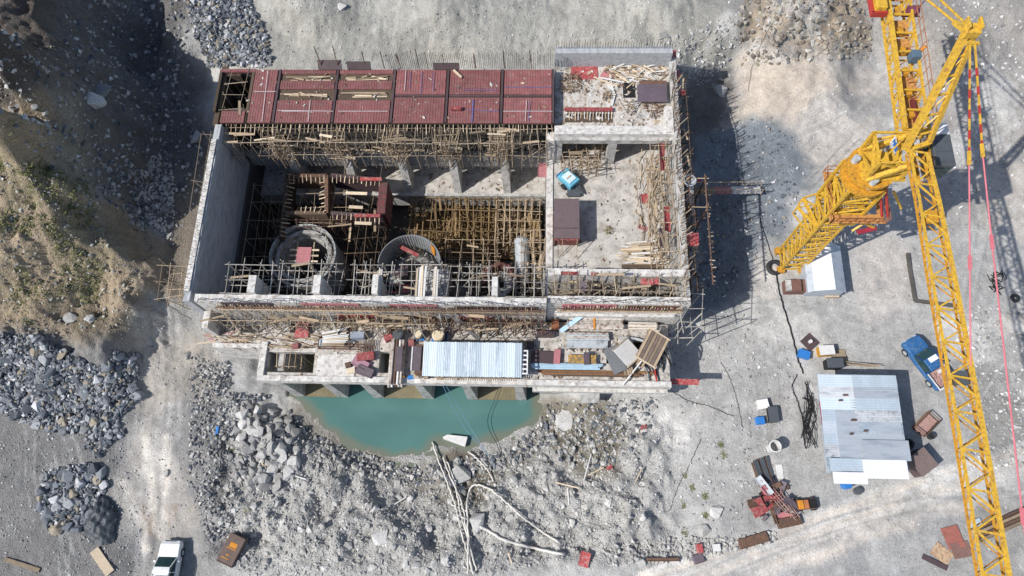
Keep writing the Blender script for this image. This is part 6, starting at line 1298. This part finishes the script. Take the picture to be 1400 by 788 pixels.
def place(kind, label, cat, group, poly, n, s0, s1, m, emb=.25, mind=.6):
    pts = []; cand = sorted([(s0+(s1-s0)*R(0,1)**2.2, q) for q in spots(poly, n*4)], key=lambda t: -t[0]); k = 0
    for s_, (px, py) in cand:
        p = G(px, py)
        if under_works(p) or any((p.xy-q).length < (s_+t)*mind for q, t in pts): continue
        pts.append((p.xy.copy(), s_)); o = D.objects.new(kind, bigmesh(random.randrange(12), m)); LK(o); z = p.z+s_*.35-s_*emb
        o.location = (p.x,p.y,z); o.rotation_euler = (R(-.4,.4),R(-.4,.4),R(0,6.28)); o.scale = (s_*R(.85,1.2),s_*R(.8,1.1),s_*R(.75,1.05)); tag(o, label, cat, group); k += 1
        if k >= n: break
def one(kind, label, px, py, s_, m, cat='boulder', sc=(1,1,.8)):
    p = G(px,py); o = D.objects.new(kind, bigmesh(random.randrange(12), m)); LK(o); o.location = (p.x,p.y,p.z+.15*s_); o.rotation_euler = (R(-.2,.2),R(-.2,.2),R(0,6)); o.scale = (s_*sc[0],s_*sc[1],s_*sc[2]); tag(o,label,cat)
def stuff(name, poly, n, s0, s1, m, pw=2.5, emb=.3, test=None, pile=0.):
    V = []; Fv = []; base = 0
    for px, py in spots(poly, n):
        p = G1(px, py)
        if under_works(p) or (test and not test(p)): continue
        s_ = s0+(s1-s0)*R(0,1)**pw; v, f = SML[random.randrange(14)]
        q = Quaternion((R(-1,1),R(-1,1),R(-1,1),R(-1,1))).normalized().to_matrix(); A = np.array(q)*s_
        V.append(v@A.T*np.array((1,1,.8))+np.array((p.x,p.y,p.z+s_*(.4-emb)+R(0,pile)))); Fv += [[i+base for i in t] for t in f]; base += len(v)
    if V: return tag(link_mesh(name, np.concatenate(V).tolist(), Fv, m), kind='stuff')
def G1(px, py):
    z = 0.
    for _ in range(6): p = W(px, py, z); z = .45*z+.55*tz(p.x, p.y)
    p = W(px, py, z); p.z = tz(p.x, p.y); return p
stuff('rubble',[(292,495),(362,497),(374,540),(335,562),(300,545),(268,500)],900,.05,.32,m_gs,2.6,.2)
HEAP = [(-5,458),(60,462),(100,486),(140,505),(165,482),(192,486),(190,545),(160,575),(110,592),(60,585),(-5,560)]
HEAP2 = [(62,645),(125,632),(145,655),(138,700),(105,725),(68,722),(55,690)]
STR = [(118,590),(160,566),(172,590),(135,625),(116,612)]
place('rock','angular blue grey rock in the big heap below the grassy slope','rock','blue grey rocks in the big heap at the left',HEAP,200,.2,.68,m_bi,.1,.42)
place('rock','angular rock in the smaller heap between the big heap and the dark tarpaulin','rock','rocks in the smaller heap at the lower left',HEAP2,68,.22,.7,m_bi,.1,.45)
place('rock','rock in the stony strip beside the haul track','rock','rocks in the strip beside the haul track',STR,30,.18,.4,m_bi,.1,.45)
stuff('rubble',HEAP,4200,.09,.34,m_bs,1.6,.05,pile=.3); stuff('rubble',HEAP2,1200,.08,.3,m_bs,1.7,.05,pile=.25); stuff('rubble',STR,400,.08,.3,m_bs,2,.1)
stuff('gravel',[(245,-20),(335,-20),(368,60),(372,92),(285,92),(268,50)],2600,.10,.42,m_bs,2.6,.1,pile=.1)
GB = [(330,556),(372,560),(405,580),(408,640),(372,678),(335,660),(322,610)]
place('boulder','rounded grey boulder in the bank left of the pool','boulder','grey boulders in the bank left of the pool',GB,100,.3,.72,m_gi,.1,.45); stuff('rubble',GB,700,.1,.35,m_gs,2,.1)
RUB = [(290,570),(330,556),(410,600),(470,620),(560,645),(600,630),(690,620),(740,590),(790,560),(850,580),(880,640),(885,720),(800,755),(700,785),(330,790),(300,720),(310,640)]
def dry(p): return p.z > -3.66
place('boulder','pale broken rock half buried in the dusty rubble below the pool','boulder','pale broken rocks in the rubble below the pool',RUB,150,.17,.5,m_pi,.45,.9)
stuff('rubble',RUB,15000,.035,.24,m_ps,3.,.4,dry)
stuff('rubble',[(395,560),(440,600),(560,640),(700,612),(745,575),(760,600),(700,640),(560,665),(430,620),(388,590)],1100,.08,.4,m_gs,2.5,.2,lambda p: p.z > -3.75)
stuff('rubble',[(735,548),(900,545),(880,620),(800,650),(735,610)],900,.05,.35,m_gs,2.6,.2,dry)
stuff('gravel',[(262,480),(330,520),(335,600),(300,650),(330,740),(280,740),(255,640),(262,560)],1600,.05,.28,m_gs,3,.2)
stuff('gravel',[(820,742),(940,735),(1000,735),(1060,725),(1060,740),(960,765),(830,775)],800,.08,.28,m_ps,2,.1)
stuff('gravel',[(900,430),(1060,420),(1090,520),(1060,640),(1000,740),(880,740),(890,600),(930,540)],1800,.03,.2,m_ms,4,.2)
stuff('gravel',[(1060,420),(1400,420),(1400,790),(1060,790)],900,.02,.12,m_ms,5,.2); stuff('gravel',[(1300,420),(1405,420),(1405,640),(1330,640)],1300,.04,.25,m_ms,3,.2)
stuff('gravel',[(965,185),(1035,160),(1088,185),(1098,240),(1085,300),(1040,345),(1000,400),(950,420)],1500,.04,.24,m_bs,3,.15)
stuff('gravel',[(940,100),(1405,0),(1405,420),(1000,420)],1500,.025,.18,m_ms,4,.2); stuff('gravel',[(1270,0),(1405,0),(1405,250),(1300,300)],900,.04,.26,m_ms,3,.2)
stuff('gravel',[(330,-20),(1010,-20),(1000,60),(760,60),(750,85),(350,88)],1800,.025,.16,m_ms,4,.2); stuff('gravel',[(880,60),(1010,20),(1000,110),(940,120)],500,.05,.35,m_ms,3,.2)
stuff('rubble',[(1010,-20),(1195,-20),(1190,80),(1010,90)],1200,.05,.45,m_ws,3.5,.25)
stuff('rubble',[(85,0),(250,0),(270,140),(280,260),(235,340),(140,260),(90,180)],2200,.05,.4,m_gs,3.5,.2)
stuff('rubble',[(190,210),(230,215),(240,250),(235,330),(200,300)],500,.08,.35,m_ps,2.5,.2)
stuff('rubble',[(0,60),(85,60),(80,120),(120,250),(200,390),(150,460),(0,460)],2600,.03,.26,m_ws,3.5,.2); stuff('rubble',[(60,100),(95,110),(120,250),(70,230),(60,170)],700,.08,.4,m_gs,2.5,.2)
stuff('gravel',[(0,560),(150,600),(190,640),(190,790),(0,790)],1500,.025,.15,m_ms,3.5,.2); stuff('gravel',[(160,420),(300,440),(300,790),(160,790)],1500,.025,.14,m_ms,3.5,.2)
for a in (('white block of stone standing on the edge of the brown bank',97,436,.75,m_pi),('narrow white stone right of the white block on the brown bank',122,436,.55,m_pi),('big pale rock in the dark slope, at the cliff edge',103,118,1.2,m_gi),('dark boulder right of the big pale rock in the dark slope',138,126,1.0,m_bi),('pale rock on the slope at the upper left corner of the works',268,188,1.0,m_pi),('white stone alone on the haul track',229,647,.42,m_pi),('dark rock casting a shadow on the haul track',257,487,.5,m_gi),
  ('smooth whitish boulder in the mud below the boat shaped slab',628,650,1.0,m_pi),('large pale boulder at the bend of the arching hose',650,713,1.0,m_pi),('big pale boulder in the wet ground right of the pool',775,577,1.25,m_pi),('grey block with a dark shadow at the foot of the rubble',520,735,.8,m_gi),('flat white boulder by the weeds on the pale gravel',978,700,.6,m_pi),('white rock at the left end of the stony road edge',962,725,.6,m_pi),('white oval stone at the road edge by the thin brown beam',877,770,.5,m_pi),('white stone alone on the slope behind the works',467,10,.5,m_pi),('pale rock with a black shadow above the roof slab',905,48,.6,m_pi),('grey boulder in the dark slope behind the right wall',985,125,.8,m_gi)):
    one('boulder',*a)
o = tag(MB().hexa([(-1.1,.2,-.2),(.95,-.45,-.2),(1.1,.4,-.2),(-.6,.5,-.2)],[(-1.15,.35,.3),(1.0,-.5,.35),(1.2,.45,.3),(-.7,.6,.35)]).build('stone_slab',offwhite,loc=W(622,604,-3.55),bevel=.06),'white boat shaped slab lying in the edge of the pool','slab')
p = G(799,765); o = tag(MB().box(-.42,.42,-.6,.6,0,.05).box(-.42,-.36,-.6,.6,.05,.1).box(.36,.42,-.6,.6,.05,.1).build('red_sheet',red_p,loc=(p.x,p.y,p.z+.15)),'small dark red sheet lying at the foot of the rubble','sheet'); o.rotation_euler = (0,0,-.25)
for px,py,t in ((833,640,'red rag in the rubble right of the pool'),(880,585,'small pinkish rag on the white patch below the deck')): p = G(px,py); tag(MB().hexa([(-.3,-.2,0),(.3,-.25,0),(.25,.3,0),(-.2,.2,0)],[(-.2,-.2,.2),(.3,-.1,.1),(.2,.3,.25),(-.2,.1,.1)]).build('rag',red_p,loc=p),t,'rag')
p = G(297,590); tag(MB().hexa([(-.15,-.5,0),(.15,-.5,0),(.2,.4,0),(-.1,.5,0)],[(-.1,-.4,.15),(.15,-.4,.1),(.15,.4,.2),(-.1,.4,.1)]).build('rag',blue_pl,loc=p),'blue rag on the dark gravel right of the haul track','rag')
# driftwood in the rubble
for k,(x0,y0_,x1,y1_) in enumerate(((808,622,798,658),(800,652,825,640),(778,690,776,668),(760,660,792,668),(428,512,410,532),(868,660,878,640),(385,645,420,656),(358,632,372,650),(540,690,556,680),(700,770,695,756),(617,690,640,700))):
    a, c = G(x0,y0_,.2), G(x1,y1_,.3); tag(stick('driftwood_pole',a,c,.06,timber_l if k%2 else offwhite),'weathered pole lying loose in the rubble','pole','weathered poles loose in the rubble')
# dark tarpaulin heap and its plank
gp = G(140,712); g_ = 22; v = []; f = []
for j in range(g_+1):
    for i in range(g_+1):
        u, w = i/g_*2-1, j/g_*2-1; x, y = gp.x+u*1.4+w*-.25, gp.y+w*2.0; rr = max(abs(u),abs(w)); h = max(0,1-(u*u+w*w)*.72)
        v.append((x+.15*math.sin(w*5),y,tz(x,y)+.06+h*.75+.16*math.sin(u*9+w*4)*math.sin(w*11-u*3)*(1-rr*.7)+R(-.10,.10)))
for j in range(g_):
    for i in range(g_):
        u, w = (i+.5)/g_*2-1, (j+.5)/g_*2-1
        if u*u*(1+.5*w)+w*w*.95 < .98: f.append((j*(g_+1)+i,j*(g_+1)+i+1,(j+1)*(g_+1)+i+1,(j+1)*(g_+1)+i))
tag(link_mesh('tarpaulin',v,f,M('dark_tarpaulin',(.035,.045,.055),rough=.55,var=.3,scale=2),smooth=True),'dark crumpled tarpaulin over a heap beside the smaller rock heap','tarpaulin')
a, c = G(130,752,.15), G(152,784,.15); tag(plank('board',a,c,.8,.1,MATS['timber_fresh']),'broad pale board lying below the dark tarpaulin','board')
a, c = G(8,765,.1), G(55,780,.1); tag(plank('board',a,c,.35,.1,timber),'thin brown board in the lower left corner of the ground','board')
# grass on the slope
def grass(name, poly, n, thr, m, h=.22, seed=5):
    V = []; Fv = []
    for px, py in spots(poly, n):
        p = G1(px,py)
        if float(fbm(np.array([p.x]),np.array([p.y]),.45,seed,3)[0]) < thr: continue
        for _ in range(8):
            t = R(0,6.28); w = R(.02,.05); hh = h*R(.5,1.3); bx, by = p.x+R(-.2,.2), p.y+R(-.2,.2); dx, dy = math.cos(t)*w, math.sin(t)*w; lx, ly = R(-.2,.2), R(-.2,.2); k = len(V); z = p.z-.02
            V += [(bx-dx,by-dy,z),(bx+dx,by+dy,z),(bx+lx+dx*.6,by+ly+dy*.6,z+hh),(bx+lx-dx*.6,by+ly-dy*.6,z+hh)]; Fv.append((k,k+1,k+2,k+3))
    if V: tag(link_mesh(name,V,Fv,m),kind='stuff')
# splinters, crumbs of concrete and chips lying on the slabs
def crumbs(name, x0, x1, y0, y1, z, n, m, smax=.16):
    V = []; Fv = []; b0 = 0
    for _ in range(n):
        cx, cy = R(x0,x1), R(y0,y1)
        if z == 3. and cy < 19 and any(h[0]-.15 < cx < h[1]+.15 and h[2]-.15 < cy < h[3]+.15 for h in holes): continue
        s_ = .03+smax*R(0,1)**4; v, f = SML[random.randrange(14)]; a_ = R(0,6.28); c_, q_ = math.cos(a_)*s_, math.sin(a_)*s_; k = R(.3,1.); lx = R(.6,2.2)
        V.append(np.stack([(v[:,0]*c_*lx-v[:,1]*q_),(v[:,0]*q_*lx+v[:,1]*c_),v[:,2]*s_*k],-1)+np.array((cx,cy,z+s_*k*.3))); Fv += [[i+b0 for i in t] for t in f]; b0 += len(v)
    tag(link_mesh(name,np.concatenate(V).tolist(),Fv,m),kind='stuff')
m_cr = rockmat('slab_crumbs', [(.30,.22,.14),(.5,.48,.45),(.16,.10,.07),(.4,.33,.24),(.22,.15,.11),(.55,.53,.5),(.1,.09,.08)], 1)
crumbs('debris',-24.,10.9,13.5,18.3,3.0,1500,m_cr); crumbs('debris',-28.,-24,16.3,18.3,3.0,250,m_cr); crumbs('debris',1.2,11.4,21.8,34.9,3.0,900,m_cr,.12); crumbs('debris',8.6,11.4,21.8,34.9,3.0,700,m_cr,.14); crumbs('debris',1.3,11.4,35.4,41.9,7.0,900,m_cr,.2); crumbs('debris',-27,.8,35.6,41.,7.93,350,m_cr,.14); crumbs('debris',-28.3,.3,33.6,36.3,-2.,500,m_cr,.2); crumbs('debris',-28.3,.3,19.3,33,-6.,900,m_cr,.25)
grass('grass',[(-5,180),(60,190),(115,240),(150,330),(140,400),(90,440),(-5,440)],1900,.10,grassm,.09); grass('grass',[(0,215),(70,205),(70,235),(0,240)],260,.0,grassm,.10); grass('grass',[(25,280),(75,275),(80,400),(20,420)],520,.08,grassm,.10,8)
for px,py in ((938,650),(947,668),(964,678),(935,690),(965,705),(989,622),(985,608),(937,728),(318,612),(330,620),(336,700)):
    p = G(px,py); V = []; Fv = []
    for _ in range(70):
        t = R(0,6.28); q = R(0,.35); w = .035; bx, by = math.cos(t)*q, math.sin(t)*q; k = len(V); a_ = R(0,6.28); hh = R(.02,.09)
        V += [(bx-w,by,0),(bx+w,by,0),(bx+w+math.cos(a_)*.12,by+math.sin(a_)*.12,hh),(bx-w+math.cos(a_)*.12,by+math.sin(a_)*.12,hh)]; Fv.append((k,k+1,k+2,k+3))
    tag(link_mesh('weed',V,Fv,leafy,loc=p),'small yellowish green weed growing in the gravel','weed','weeds in the gravel')
for o in D.objects:
    if '_w' in o: del o['_w']
